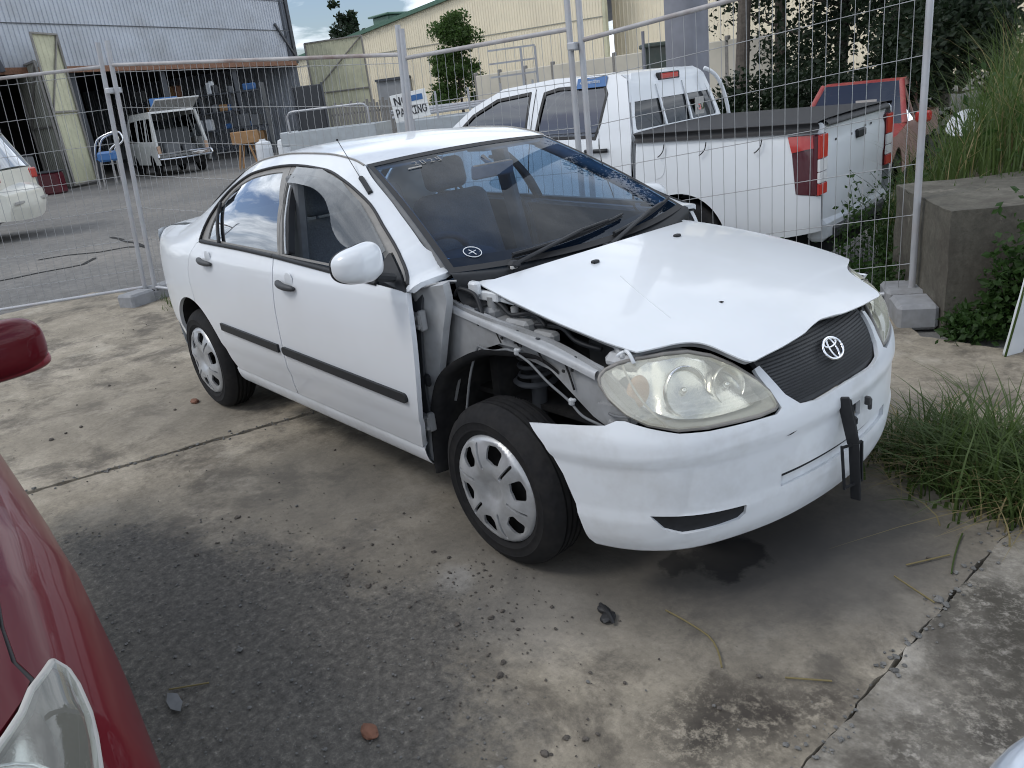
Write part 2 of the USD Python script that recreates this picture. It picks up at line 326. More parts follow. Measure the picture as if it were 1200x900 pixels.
def concrete_mat(name, lo, mid, hi, stains=(), bump=.35, wearing=False):  # the stains list can also carry shade painted into the colour
    n = {'g': ('geometry', {}), 'big': ('noise_texture', {'scale': 1.1, 'detail': 9, 'roughness': .66, 'distortion': .4}), 'med': ('noise_texture', {'scale': 6.5, 'detail': 9, 'roughness': .74}), 'fine': ('noise_texture', {'scale': 42., 'detail': 9, 'roughness': .78}),
         'sp': ('voronoi_texture', {'scale': 75., 'feature': 'f1'}), 'spr': ('rgb_ramp', {'ramp': [(.0, (.45,)*3), (.13, (1,)*3)]}), 'spn': ('noise_texture', {'scale': 5., 'detail': 3}), 'spm': ('rgb_ramp', {'ramp': [(.5, (0,)*3), (.68, (.85,)*3)]}),
         'r': ('rgb_ramp', {'ramp': [(.30, lo), (.5, mid), (.70, hi)]}), 'w1': ('mix_float', {'fac': .45}), 'fr': ('rgb_ramp', {'ramp': [(.25, (.42,)*3), (.45, (.92,)*3), (.58, (1.06,)*3), (.78, (1.65,)*3)]}),
         'm1': ('mix_color', {'blend_type': 'multiply', 'fac': .9, 'use_clamp': False, 'use_clamp_result': False}), 'm2': ('mix_color', {'blend_type': 'multiply', 'use_clamp': False}),
         'dn': ('noise_texture', {'scale': 3.6, 'detail': 7, 'roughness': .66}), 'dsub': ('vector_math', {'math_type': 'subtract', 'vector2': (.5, .5, .5)}), 'dsc': ('vector_math', {'math_type': 'scale', 'scale': .38}), 'gn': ('noise_texture', {'scale': 2.1, 'detail': 13, 'roughness': .74, 'distortion': .3}), 'gr': ('rgb_ramp', {'ramp': [(.50, (0,)*3), (.60, (.62,)*3), (.72, (.85,)*3)]}), 'gx': ('mix_color', {'b': (.058, .050, .042)}), 'ln': ('noise_texture', {'scale': 1.3, 'detail': 13, 'roughness': .72}), 'lr': ('rgb_ramp', {'ramp': [(.56, (0,)*3), (.68, (.6,)*3)]}), 'lx': ('mix_color', {'b': (.46, .42, .35)}), 'lv': ('vector_math', {'math_type': 'add', 'vector2': (7.3, 2.1, 4.)}), 'dad': ('vector_math', {'math_type': 'add'}),
         'flat': ('vector_math', {'math_type': 'multiply', 'vector2': (1, 1, 0)}),
         'p': ('principled_bsdf', {'roughness': .88, 'specular_ior_level': .28}), 'bm': ('mix_float', {'fac': .55}), 'b': ('bump', {'strength': bump, 'distance': .012})}
    l = [('g.position', f'{k}.vector') for k in ('big', 'med', 'fine', 'sp', 'spn', 'dn')]
    l += [('big.fac', 'w1.a'), ('med.fac', 'w1.b'), ('w1.result', 'r.fac'), ('fine.fac', 'fr.fac'), ('r.color', 'm1.a'), ('fr.color', 'm1.b'), ('sp.distance', 'spr.fac'), ('spn.fac', 'spm.fac'), ('spm.color', 'm2.fac'), ('m1.result', 'm2.a'), ('spr.color', 'm2.b'),
          ('dn.color', 'dsub.vector1'), ('dsub.vector', 'dsc.vector1'), ('g.position', 'dad.vector1'), ('dsc.vector', 'dad.vector2'), ('dad.vector', 'flat.vector1'),
          ('fine.fac', 'bm.a'), ('med.fac', 'bm.b'), ('bm.result', 'b.height'), ('b.normal', 'p.normal')]
    l += [('g.position', 'gn.vector'), ('gn.fac', 'gr.fac'), ('gr.color', 'gx.fac'), ('m2.result', 'gx.a'), ('g.position', 'lv.vector1'), ('lv.vector', 'ln.vector'), ('ln.fac', 'lr.fac'), ('lr.color', 'lx.fac'), ('gx.result', 'lx.a')]
    cur = 'lx.result'
    n.update({'kr': ('rgb_ramp', {'ramp': [(.40, (0,)*3), (.52, (1,)*3)]}), 'kn': ('noise_texture', {'scale': 24., 'detail': 9, 'roughness': .8})}); l += [('g.position', 'kn.vector'), ('kn.fac', 'kr.fac')]
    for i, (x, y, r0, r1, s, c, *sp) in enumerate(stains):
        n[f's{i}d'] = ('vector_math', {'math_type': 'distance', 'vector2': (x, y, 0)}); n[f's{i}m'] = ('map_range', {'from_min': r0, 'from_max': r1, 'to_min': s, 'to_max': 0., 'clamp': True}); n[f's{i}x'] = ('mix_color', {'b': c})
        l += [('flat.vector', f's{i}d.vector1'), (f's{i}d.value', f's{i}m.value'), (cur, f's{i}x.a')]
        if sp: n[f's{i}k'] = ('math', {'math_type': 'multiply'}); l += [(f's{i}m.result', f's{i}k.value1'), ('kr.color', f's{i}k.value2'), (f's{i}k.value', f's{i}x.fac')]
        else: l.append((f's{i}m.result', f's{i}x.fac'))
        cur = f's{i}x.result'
    if wearing:
        n.update({'wa': ('attribute', {'attribute': 'wear'}), 'wn': ('noise_texture', {'scale': 5., 'detail': 10, 'roughness': .78}), 'wm': ('math', {'math_type': 'multiply_add', 'value2': .85, 'value3': -.425}), 'ws': ('math', {'math_type': 'add'}),
                  'wr': ('map_range', {'from_min': -.11, 'from_max': .13, 'to_min': 0., 'to_max': .92, 'clamp': True}), 'an': ('noise_texture', {'scale': 34., 'detail': 10, 'roughness': .85}), 'av': ('voronoi_texture', {'scale': 60.}),
                  'ar': ('rgb_ramp', {'ramp': [(.36, (.028, .027, .026)), (.49, (.076, .072, .066)), (.57, (.118, .110, .098)), (.64, (.21, .198, .175)), (.70, (.58, .55, .50))]}), 'wx': ('mix_color', {}), 'bx': ('mix_float', {}), 'aa': ('mix_float', {'fac': .3})})
        l += [('g.position', 'wn.vector'), ('g.position', 'an.vector'), ('g.position', 'av.vector'), ('wn.fac', 'wm.value1'), ('wm.value', 'ws.value1'), ('wa.fac', 'ws.value2'), ('ws.value', 'wr.value'), ('wr.result', 'wx.fac'), ('an.fac', 'ar.fac'), ('ar.color', 'wx.b'), (cur, 'wx.a'),
              ('an.fac', 'aa.a'), ('av.distance', 'aa.b'), ('wr.result', 'bx.fac'), ('bm.result', 'bx.a'), ('aa.result', 'bx.b')]
        l.remove(('bm.result', 'b.height')); l.append(('bx.result', 'b.height')); cur = 'wx.result'
    l.append((cur, 'p.base_color'))
    mat(name, n, l, surface='p.BSDF')
DK = (.055, .052, .048)
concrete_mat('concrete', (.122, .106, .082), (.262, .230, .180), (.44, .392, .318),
             [(.58, -.28, .25, .72, .80, (.060, .057, .054)), (.82, .02, .22, .62, .78, (.062, .059, .056)), (.585, -.32, .10, .135, .97, (.008, .008, .009)), (.47, -.44, .045, .07, .95, (.009, .009, .009)),  # first two: damp concrete, with the shade under the bumper painted in
              (1.04, -.84, .04, .20, .95, (.042, .035, .029), 1), (1.00, -1.0, .04, .22, .95, (.042, .036, .03), 1), (1.10, -.70, .02, .12, .7, (.05, .042, .035), 1), (-1.2, -.95, .25, .7, .5, (.10, .095, .085)), (-.5, -.80, .3, .9, .45, (.09, .085, .078)), (.25, -.9, .1, .35, .35, (.30, .285, .26)), (-.05, -1.0, .03, .12, .6, (.36, .35, .33)),
              (.15, -.55, .2, .75, .65, (.065, .061, .056)), (-3.2, -1.2, .3, .9, .35, (.17, .15, .12)), (-2.6, -.9, .2, .6, .3, (.12, .11, .095))], .5, True)  # first blob: shade under the car, painted into the concrete
concrete_mat('concrete_pale', (.11, .099, .081), (.205, .187, .157), (.44, .412, .365), [(1.50, -.55, .05, .25, .9, (.045, .04, .034), 1), (1.45, -.2, .1, .35, .9, (.05, .045, .036), 1), (1.32, -.05, .05, .25, .9, (.05, .045, .036), 1), (1.36, -.75, .02, .15, .8, (.05, .044, .036), 1)])
# terrain: one sheet to the horizon
ax = np.r_[-420, -250, -160, -110, -80, -60, np.arange(-48, -16, 2.), np.arange(-16, 8, .4), np.arange(8, 30, 4.), 40, 70, 120, 250, 420]
ay = np.r_[-420, -250, -120, -60, -30, -16, np.arange(-8, 16, .4), np.arange(16, 50, 2.), 60, 80, 120, 250, 420]
X, Y = np.meshgrid(ax, ay, indexing='ij'); gm = grid(np.stack([X, Y, gz(X, Y)], -1))
solo('ground', gm, 'yard_asphalt', kind='structure', smooth=True)
# concrete slabs of the hard standing
pave = Thing('pavement', (0, 0, 0), 0, kind='structure')
def ragged(P, amp, h=.035, seed=0, fr=7.):
    P = np.asarray(P, float); R_ = _ring(np.vstack([P, P[:1]]), h); n = np.c_[R_, np.zeros(len(R_))]
    d = np.stack([meshkit.fbm(n*fr+3.1, 4, seed)-.5, meshkit.fbm(n*fr+77.7, 4, seed+9)-.5], 1)
    return Polygon(R_+d*2*amp).buffer(0)
def fence_y(x, s=.22): return (FA+fnv*s)[1]+(np.asarray(x)-(FA+fnv*s)[0])*fdv[1]/fdv[0]
J1 = [(-2.75, -4.), (-2.28, -1.8), (-2.00, -.57), (-1.55, 1.2), (-1.35, fence_y(-1.35))]
J2 = [(1.215, -4.), (1.21, -.94), (1.20, .27), (1.19, 1.1), (1.16, 2.15)]
off_ = lambda P, d: [(x+d, y) for x, y in P]
slabA = [(-7.2, -4.)]+off_(J1, -.019)+[(-6.0, float(fence_y(-6.0))), (-7.6, float(fence_y(-7.6)))]
slabB = off_(J1, .017)+[(-.2, 2.55), (.15, 2.2)]+off_(J2, -.004)[::-1]
slabC = off_(J2, .004)+[(4., 2.15), (4., -4.)]
# worn bitumen and gravel spread over the slabs on the near side: a wear mask on the slab meshes
pt = [(-1.75, -4.), (-1.75, -1.95), (-1.50, -1.60), (-1.1, -1.42), (-.78, -1.31), (-.45, -1.22), (-.22, -1.15), (-.02, -1.03), (.08, -1.0), (.2, -1.08), (.33, -1.15), (.5, -1.28), (.72, -1.42), (.85, -1.7), (.9, -4.)]
_pp = Polygon(pt)
def wear(V):
    q = shapely.points(V[:, 0], V[:, 1]); d = shapely.distance(q, _pp.exterior); return np.where(shapely.contains(_pp, q), 1, -1)*d
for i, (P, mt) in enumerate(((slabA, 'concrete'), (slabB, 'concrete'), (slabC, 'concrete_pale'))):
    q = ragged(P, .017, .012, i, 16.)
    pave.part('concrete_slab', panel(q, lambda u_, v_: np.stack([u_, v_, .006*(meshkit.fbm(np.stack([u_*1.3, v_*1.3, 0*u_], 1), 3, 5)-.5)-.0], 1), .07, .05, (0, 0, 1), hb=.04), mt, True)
    pm = UsdGeom.Mesh.Get(stage, pave.path+'/concrete_slab'+(f'_{i:03d}' if i else '')); V_ = np.array(pm.GetPointsAttr().Get())
    UsdGeom.PrimvarsAPI(pm).CreatePrimvar('wear', Sdf.ValueTypeNames.FloatArray, 'vertex').Set(Vt.FloatArray.FromNumpy(wear(V_).astype(np.float32)))
rng = np.random.default_rng(11)
def pebbles(P, s, seed):
    r = np.random.default_rng(seed); ico = trimesh.creation.icosphere(1, 1.); ms = []
    for p, k in zip(P, s):
        v = ico.vertices*(.6+.5*r.random((len(ico.vertices), 1)))*[1, .8, .55]; a = r.random()*6.3; c_, s_ = math.cos(a), math.sin(a)
        v = np.stack([v[:, 0]*c_-v[:, 1]*s_, v[:, 0]*s_+v[:, 1]*c_, v[:, 2]], 1)*k+p; ms.append(TM(v, ico.faces))
    return cat(ms)
pp = Polygon(pt); P = []
while len(P) < 2200:
    x, y = rng.uniform(-1.7, 1.1), rng.uniform(-2.1, -.9)
    inside = pp.contains(shapely.geometry.Point(x, y))
    if inside or rng.random() < .10: P.append((x, y, .003))
P = np.array(P); s = rng.gamma(1.2, .0014, len(P))+.0008; P[:, 2] += s*.2
plain('gravel_stone', (.13, .128, .122), .9, noise=.6, scale=25)
solo('loose_gravel', pebbles(P, s, 1), 'gravel_stone', kind='stuff', smooth=False)
P = []
for _ in range(900):
    x, y = rng.uniform(-6, 1.9), rng.uniform(-2.2, 1.6)
    if meshkit.noise(A3([x*1.2, y*1.2, 2.]), 3) > .45: P.append((x, y, .004))
_ed = np.array(_pp.exterior.coords)[3:-2]
for _ in range(520):
    j = rng.integers(0, len(_ed)-1); t = rng.random(); q = _ed[j]*(1-t)+_ed[j+1]*t+rng.normal(size=2)*.13+[0, .06]; P.append((q[0], q[1], .004))
P = np.array(P); plain('grit', (.075, .065, .055), .9, noise=.6, scale=40)
solo('scattered_grit', pebbles(P, rng.gamma(1.3, .0018, len(P))+.0009, 2), 'grit', kind='stuff')
P = []
for _ in range(1100):
    i = rng.integers(0, 2); J = resample(np.array([J1, J2][i]), 200)[rng.integers(0, 190)]; P.append((J[0]+rng.normal()*.025, J[1]+rng.normal()*.02, .003))
solo('joint_crumbs', pebbles(np.array(P), rng.gamma(2., .002, len(P))+.001, 3), 'gravel_stone', kind='stuff')
# cracks across the old asphalt beyond the fence
for pts in ([(45, 302), (75, 297), (115, 293), (150, 287), (172, 286)], [(130, 276), (150, 281), (172, 287)], [(0, 326), (40, 318), (95, 308), (110, 300)]):
    w3 = np.array([G(x, y) for x, y in pts])[:, :2]; w3 = resample(w3, 50); w3 = w3+.05*(np.stack([meshkit.fbm(np.c_[w3*2, np.zeros(50)], 3, 3), meshkit.fbm(np.c_[w3*2, np.ones(50)], 3, 4)], 1)-.5)*2
    q = LineString(w3).buffer(.035); q = ragged(np.array(q.exterior.coords)[:-1], .02, .06, 2, 6.)
    solo('asphalt_crack', panel(q, lambda u_, v_: np.stack([u_, v_, gz(u_, v_)+.006], 1), .2, 0, (0, 0, 1), hb=.06), 'dark_void', kind='structure')

# ------------------------------------------------------------------ grey shed on the left
plain('galvanised', (.47, .50, .55), .5, metal=.1, noise=.10, scale=.8, dirt=(.24, .23, .22), dirt_amt=.5, dscale=.5)
plain('dark_steel', (.06, .065, .075), .5, noise=.2, scale=4)
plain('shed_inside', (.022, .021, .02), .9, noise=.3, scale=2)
plain('cream_door', (.52, .51, .36), .55, noise=.12, scale=1.5, dirt=(.22, .21, .16), dirt_amt=.5, dscale=.8)
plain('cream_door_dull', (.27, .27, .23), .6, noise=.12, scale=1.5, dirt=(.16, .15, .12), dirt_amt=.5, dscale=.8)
plain('rusty', (.20, .10, .06), .75, noise=.4, scale=14)
SA, SB = G(0, 232), G(365, 168); sd_ = (SB-SA)/np.linalg.norm(SB-SA); sn = A3([sd_[1], -sd_[0], 0])        # sn points to the yard
if sn@(CAM-SA) < 0: sn = -sn
SL = np.linalg.norm(SB-SA); ztp = 8.6
shed = Thing('metal_shed', tuple(SA), 0, 'long grey corrugated metal shed with a dark open front, left of the beige warehouse', 'shed')
def ribbed(p, d, n, width, z0, z1, pitch, depth, frac=.3):
    k = int(round(width/pitch)); xs, ds = [], []
    for i in range(k):
        x = i*pitch; xs += [x, x+pitch*(1-frac), x+pitch*(1-frac*.7), x+pitch*(1-frac*.3)]; ds += [0, 0, depth, depth]
    xs.append(k*pitch); ds.append(0)
    b = np.asarray(p)+np.outer(xs, d)+np.outer(ds, n); return grid(np.stack([b+[0, 0, z0], b+[0, 0, z1]]))
sw_ = .78; k0 = -int(3/sw_)
for i in range(k0, int(SL/sw_)):
    shed.part('cladding_sheet', ribbed(SA+sd_*i*sw_+sn*(.004*(i % 2)), sd_, sn, sw_, 4.2, ztp, sw_/4, .035), 'galvanised', world=True)
for z in (5.7, 7.1): shed.part('sheet_lap', bar(SA-sd_*3+sn*.045+[0, 0, z], SB+sn*.045+[0, 0, z], .012, .035), 'dark_steel', world=True)
shed.part('corner_flashing', bar(SB+[0, 0, 4.1]+sn*.05, SB+[0, 0, ztp]+sn*.05, .16, .16), 'dark_steel', world=True)
shed.part('corner_brace', bar(SB+sd_*-1.3+sn*.09+[0, 0, 6.0], SB+sn*.09+[0, 0, 4.4], .10, .10), 'dark_steel', world=True)
shed.part('downpipe', tube(np.array([SA+sd_*1.5+sn*.12+[0, 0, 4.1], SA+sd_*.5+sn*.12+[0, 0, ztp]]), .11, 10), 'dark_steel', True, world=True)
shed.part('lintel', bar(SA-sd_*3.1+[0, 0, 4.12], SB+[0, 0, 4.12], .2, .22), 'rusty', world=True)
shed.part('roof', [grid(np.stack([[SA-sd_*3.1+sn*.3+[0, 0, ztp], SB+sn*.3+[0, 0, ztp]], [SA-sd_*3.1-sn*9+[0, 0, ztp+2.2], SB-sn*9+[0, 0, ztp+2.2]], [SA-sd_*3.1-sn*18+[0, 0, ztp], SB-sn*18+[0, 0, ztp]]]))], 'galvanised', world=True)
shed.part('gutter', bar(SA-sd_*3.1+sn*.1+[0, 0, ztp], SB+sn*.1+[0, 0, ztp], .14, .16), 'dark_steel', world=True)
shed.part('end_wall', ribbed(SB, -sn, sd_, 18, 0, ztp, .25, .04), 'galvanised', world=True)
shed.part('end_wall', ribbed(SA-sd_*3.1, -sn, -sd_, 16, 0, ztp, .25, .04), 'galvanised', world=True)
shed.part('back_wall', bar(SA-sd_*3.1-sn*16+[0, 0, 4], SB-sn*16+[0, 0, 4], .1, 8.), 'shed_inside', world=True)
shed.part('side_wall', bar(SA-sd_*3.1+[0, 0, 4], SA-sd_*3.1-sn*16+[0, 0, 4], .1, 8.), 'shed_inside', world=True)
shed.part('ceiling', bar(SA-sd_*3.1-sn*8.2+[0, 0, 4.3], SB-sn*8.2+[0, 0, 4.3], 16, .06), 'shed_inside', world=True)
for i in range(1, 4):
    c = SA+sd_*i*4.6-sn*.3; shed.part('column', bar(c, c+[0, 0, 4.1], .22, .22), 'dark_steel', world=True)
rng = np.random.default_rng(21)
def sheet_leaf(name, p, q, h, mt, label, brace=True, lean=0.):
    """A framed sheet-metal door leaf standing on the line p-q."""
    p, q = np.asarray(p, float), np.asarray(q, float); d = (q-p)/np.linalg.norm(q-p); n = A3([-d[1], d[0], 0]); n = n if n@(CAM-p) > 0 else -n
    t = Thing(name, tuple(p), 0, label, 'door', 'open sheet metal doors of the grey shed')
    t.part('door_sheet', ribbed(p, d, n, np.linalg.norm(q-p), .05, h, .25, .02), mt, world=True)
    for a, b in ((p+[0, 0, .05], p+[0, 0, h]), (q+[0, 0, .05], q+[0, 0, h])): t.part('stile', bar(a+n*.05, b+n*.05, .07, .07), 'frame_grey', world=True)
    for z in (.08, h*.5, h): t.part('rail', bar(p+[0, 0, z]+n*.05, q+[0, 0, z]+n*.05, .06, .06), 'frame_grey', world=True)
    if brace: t.part('brace', bar(p+[0, 0, h*.5]+n*.06, q+[0, 0, h]+n*.06, .05, .05), 'frame_grey', world=True)
    return t
b0, b1, b2 = G(60, 219), G(86, 219.5), G(113, 214)
sheet_leaf('sheet_metal_door', b0, b1, ztop(32, 84, np.dot(b0-CAM, _f)), 'cream_door_dull', 'dull narrow sheet metal door leaf folded beside the cream one at the left of the shed')
sheet_leaf('sheet_metal_door', b1+sn*.05, b2+sn*.05, 5.2, 'cream_door', 'tall cream sheet metal door leaf with bracing, left of the old van')
sheet_leaf('sheet_metal_door', at(372, 42.5), at(437, 41.5), 4.95, 'cream_door', 'cream sheet metal door leaf standing open at the right end of the grey shed')

# ------------------------------------------------------------------ beige warehouse
plain('beige_cladding', (.78, .70, .53), .55, noise=.06, scale=.6, dirt=(.50, .45, .36), dirt_amt=.35, dscale=.35)
plain('green_trim', (.07, .14, .10), .5)
plain('roller_grey', (.26, .27, .28), .5, noise=.1, scale=2)
WA, WB, WC, WD = at(352, 56), at(714, 43), at(722, 44.5), at(1330, 30)
ware = Thing('warehouse', tuple(WA), 0, 'big beige ribbed metal warehouse with a green edged gable roof', 'warehouse')
def gable_z(px, d): return ztop(px, np.interp(px, [352, 370, 480, 545, 620, 714], [73, 65, 24, 3, -26, -60]), d)
n_ = 46; wd_ = (WB-WA)/np.linalg.norm(WB-WA); wn = A3([wd_[1], -wd_[0], 0]); wn = wn if wn@(CAM-WA) > 0 else -wn
WL = np.linalg.norm(WB-WA); zl = [gable_z(352+(714-352)*i/n_, 56+(43-56)*i/n_) for i in range(n_+1)]
z0_, z1_ = 5.2, 11.6; zf = lambda s_: np.interp(s_, [0, WL], [zl[0], zl[-1]+.2])
for i in range(n_):
    a, b = WL*i/n_, WL*(i+1)/n_; m = ribbed(WA+wd_*a+wn*(.004*(i % 2)), wd_, wn, b-a, 0, 1, (b-a)/3, .03)
    v = m.vertices.copy(); s_ = (v-WA)@wd_; v[:, 2] = np.where(v[:, 2] > .5, zf(s_), 0.); ware.part('cladding_sheet', TM(v, m.faces), 'beige_cladding', world=True)
ware.part('sheet_lap', bar(WA+wn*.04+[0, 0, 4.6], WB+wn*.04+[0, 0, 4.6], .012, .05), 'cream_door_dull', world=True)
ware.part('roof_trim', bar(WA+wn*.1+[0, 0, zf(0)+.05], WB+wn*.1+[0, 0, zf(WL)+.05], .3, .22), 'green_trim', world=True)
ware.part('roof', grid(np.stack([[WA+wn*.1+[0, 0, zf(0)], WB+wn*.1+[0, 0, zf(WL)]], [WA-wn*30+[0, 0, zf(0)], WB-wn*30+[0, 0, zf(WL)]]])), 'galvanised', world=True)
ware.part('roof_vent', [bx(WA+wd_*WL*.36-wn*1+[0, 0, zf(WL*.36)+.35], (1.9, 1.6, .5), .1), bx(WA+wd_*WL*.36-wn*1+[0, 0, zf(WL*.36)+.62], (2.3, 2.0, .12), .04)], 'green_trim', world=True)
wd2 = (WD-WC)/np.linalg.norm(WD-WC); wn2 = A3([wd2[1], -wd2[0], 0]); wn2 = wn2 if wn2@(CAM-WC) > 0 else -wn2; W2 = np.linalg.norm(WD-WC)
for i in range(int(W2/1.0)): ware.part('cladding_sheet', ribbed(WC+wd2*i*1.0+wn2*(.004*(i % 2)), wd2, wn2, 1.0, 0, 12.5, .25, .03), 'beige_cladding', world=True)
ware.part('corner_post', bar(WB, WB+[0, 0, 12.], .2, .2), 'cream_door', world=True)
dq = at(447, 51.5)+wn*.15; de = at(486, 50.4)+wn*.15; ware.part('door', grid(np.stack([[dq, de], [dq+[0, 0, 2.95], de+[0, 0, 2.95]]])), 'roller_grey', world=True)
ware.part('door_canopy', bar(dq+[0, 0, 3.0], de+[0, 0, 3.0], .3, .14), 'dark_steel', world=True)
ware.part('conduit', tube(spline([at(700, 42.5, 10.2), at(722, 42, 9.1), at(745, 41.5, 9.3), at(770, 41, 10.6)], 20), .03, 6), 'dark_steel', True, world=True)
# low wall between the yards
plain('pale_wall', (.46, .43, .36), .8, noise=.08, scale=1.2, dirt=(.3, .28, .24), dirt_amt=.4, dscale=.8)
la_, lb_ = at(560, 27), at(905, 19)
lw = Thing('boundary_wall', tuple(la_), 0, 'low pale boundary wall standing behind the white utility truck', 'wall')
for i in range(9):
    a = la_+(lb_-la_)*i/9; b = la_+(lb_-la_)*(i+.985)/9; lw.part('wall_panel', bar(a+[0, 0, 1.05], b+[0, 0, 1.05], .1, 2.1, .02), 'pale_wall', world=True)
    lw.part('wall_post', bar(a, a+[0, 0, 2.2], .12, .12, .02), 'frame_grey', world=True)
# grey power pole
plain('pole_grey', (.17, .175, .20), .75, noise=.2, scale=3)
pp_ = at(806, 10.2, float(gz(*at(806, 10.2)[:2])))
solo('power_pole', tube(np.array([pp_+[0, 0, z] for z in (-.1, 1, 3, 6, 9)]), [.275, .272, .268, .26, .25], 28), 'pole_grey', 'thick grey round pole rising behind the cab of the white utility truck', 'pole', smooth=40)
# retaining wall of old concrete and the bank behind it
concrete_mat('old_concrete', (.045, .042, .035), (.105, .098, .08), (.19, .178, .15), bump=.8)
blk = [(.19, 2.38), (-.30, 2.98), (-.50, 3.25), (1.8, 5.6), (3.2, 5.0), (.62, 2.78)]
bp = ragged(blk, .02, .05, 6, 5.)
def rough_block(poly, z0, z1, amp=.015):
    R_ = np.array(poly.exterior.coords)[:-1]; zs = np.linspace(z0, z1, 9); V = np.stack([np.c_[R_, np.full(len(R_), z)] for z in zs])
    V = V+amp*(np.stack([meshkit.fbm(V*6+k, 4, 7) for k in (0, 31)], -1)[..., [0, 1, 1]]*[1, 1, .3]-.5)*2; side_ = grid(V, True)
    tp_ = panel(Polygon(V[-1][:, :2]), lambda u_, v_: np.stack([u_, v_, z1+.02*(meshkit.fbm(np.stack([u_*5, v_*5, 0*u_], 1), 4, 2)-.5)], 1), .08, .01, (0, 0, 1), hb=.06)
    return cat([side_, tp_])
solo('retaining_wall', rough_block(bp, -.15, .67), 'old_concrete', 'old weathered concrete retaining wall behind the right end of the wire fence', 'wall', smooth=35)
leafy('grass', (.055, .088, .022), (.165, .185, .070), 3., .35); leafy('dry_grass', (.22, .18, .085), (.34, .28, .15), 3., .3); leafy('weed_leaf', (.025, .055, .012), (.075, .12, .03), 6., .35)
leafy('dark_leaf', (.011, .021, .009), (.034, .052, .020), .8, .2); leafy('tree_leaf', (.045, .085, .020), (.12, .17, .045), 1.2, .35)
plain('bark', (.085, .072, .06), .9, noise=.4, scale=14, bump=.6, bscale=20); plain('soil', (.085, .07, .05), .95, noise=.4, scale=8)
bpoly = Polygon([(-.52, 3.2), (.62, 2.80), (6, 2.2), (14, 8), (4, 22), (-3, 16), (-2.2, 6.5)])
def bank_z(u_, v_):
    d = np.maximum(0, (v_-2.9)*.75-(u_)*.0); e = sm((u_+.70+(v_-3.2)*.27)/.6)
    return ((.60+.06*sm((v_-3)/5))+.06*(meshkit.fbm(np.stack([u_*.8, v_*.8, 0*u_], 1), 3, 4)-.5))*e-.3*(1-e)
solo('grass_bank', panel(bpoly, lambda u_, v_: np.stack([u_, v_, bank_z(u_, v_)], 1), .35, .0, (0, 0, 1)), 'soil', kind='structure', smooth=True)
rng = np.random.default_rng(5); P = []
while len(P) < 16000:
    x, y = rng.uniform(-2.4, 5.0), rng.uniform(2.9, 10.0)
    if bpoly.contains(shapely.geometry.Point(x, y)) and (y > 3.5 or rng.random() < .3): P.append((x, y))
P = np.array(P); Pz = np.c_[P, bank_z(P[:, 0], P[:, 1])-.01]
hts = .28+.75*meshkit.noise(Pz*[.9, .9, 0], 4)**1.5+.25*sm((P[:, 1]-4)/3)
hts = np.where(P[:, 1] < 3.7, hts*.4, hts)
solo('bank_grass', blades(Pz, hts, .012, rng, .55, 4), 'grass', kind='stuff')
k = rng.choice(len(P), 1300); solo('bank_dry_grass', blades(Pz[k], hts[k]*1.15, .008, rng, .75, 4), 'dry_grass', kind='stuff')
k = rng.choice(len(P), 1500); c = Pz[k]+np.c_[np.zeros((1500, 2)), hts[k]*rng.random(1500)*.8]
solo('bank_weeds', leaves(np.repeat(c, 3, 0)+rng.normal(size=(4500, 3))*.05, .035, rng), 'weed_leaf', kind='stuff')
# weeds climbing the block and growing along the fence
P = []
for _ in range(4200): 
    t = rng.random(); b = A3([.19, 2.38])*(1-t)+A3([.62, 2.78])*t; P.append((b[0]+.04+abs(rng.normal())*.10, b[1]-.05-abs(rng.normal())*.08, abs(rng.normal())*.24*(1 if t > .3 else .3)))
solo('wall_weeds', leaves(np.array(P), .024, rng), 'weed_leaf', kind='stuff')
P = np.array([(x, y, float(gz(x, y))+abs(rng.normal())*.13) for x, y in ((FD+fdv*-rng.uniform(-.1, 1.0)+fnv*rng.uniform(.15, .75)) for _ in range(5200))])
solo('fence_weeds', leaves(P, .020, rng), 'weed_leaf', kind='stuff')
# the white flowered weed against the tailgate
P, TB = [], []
for i in range(34):
    b = A3([-.86+rng.uniform(.0, .22), 3.2+rng.uniform(.0, 1.0), -.2]); h_ = rng.uniform(.45, .95); q = spline([b, b+A3([rng.normal()*.06, rng.normal()*.08, h_*.6]), b+A3([rng.normal()*.12, rng.normal()*.15, h_])], 8); TB.append(tube(q, np.linspace(.004, .0015, 8), 4, False))
    for k in range(46): t = rng.random(); P.append(np.array([np.interp(t, np.linspace(0, 1, 8), q[:, m_]) for m_ in range(3)])+rng.normal(size=3)*.035)
solo('tailgate_weeds', cat([leaves(np.array(P), .020, rng)]+TB), 'weed_leaf', kind='stuff')
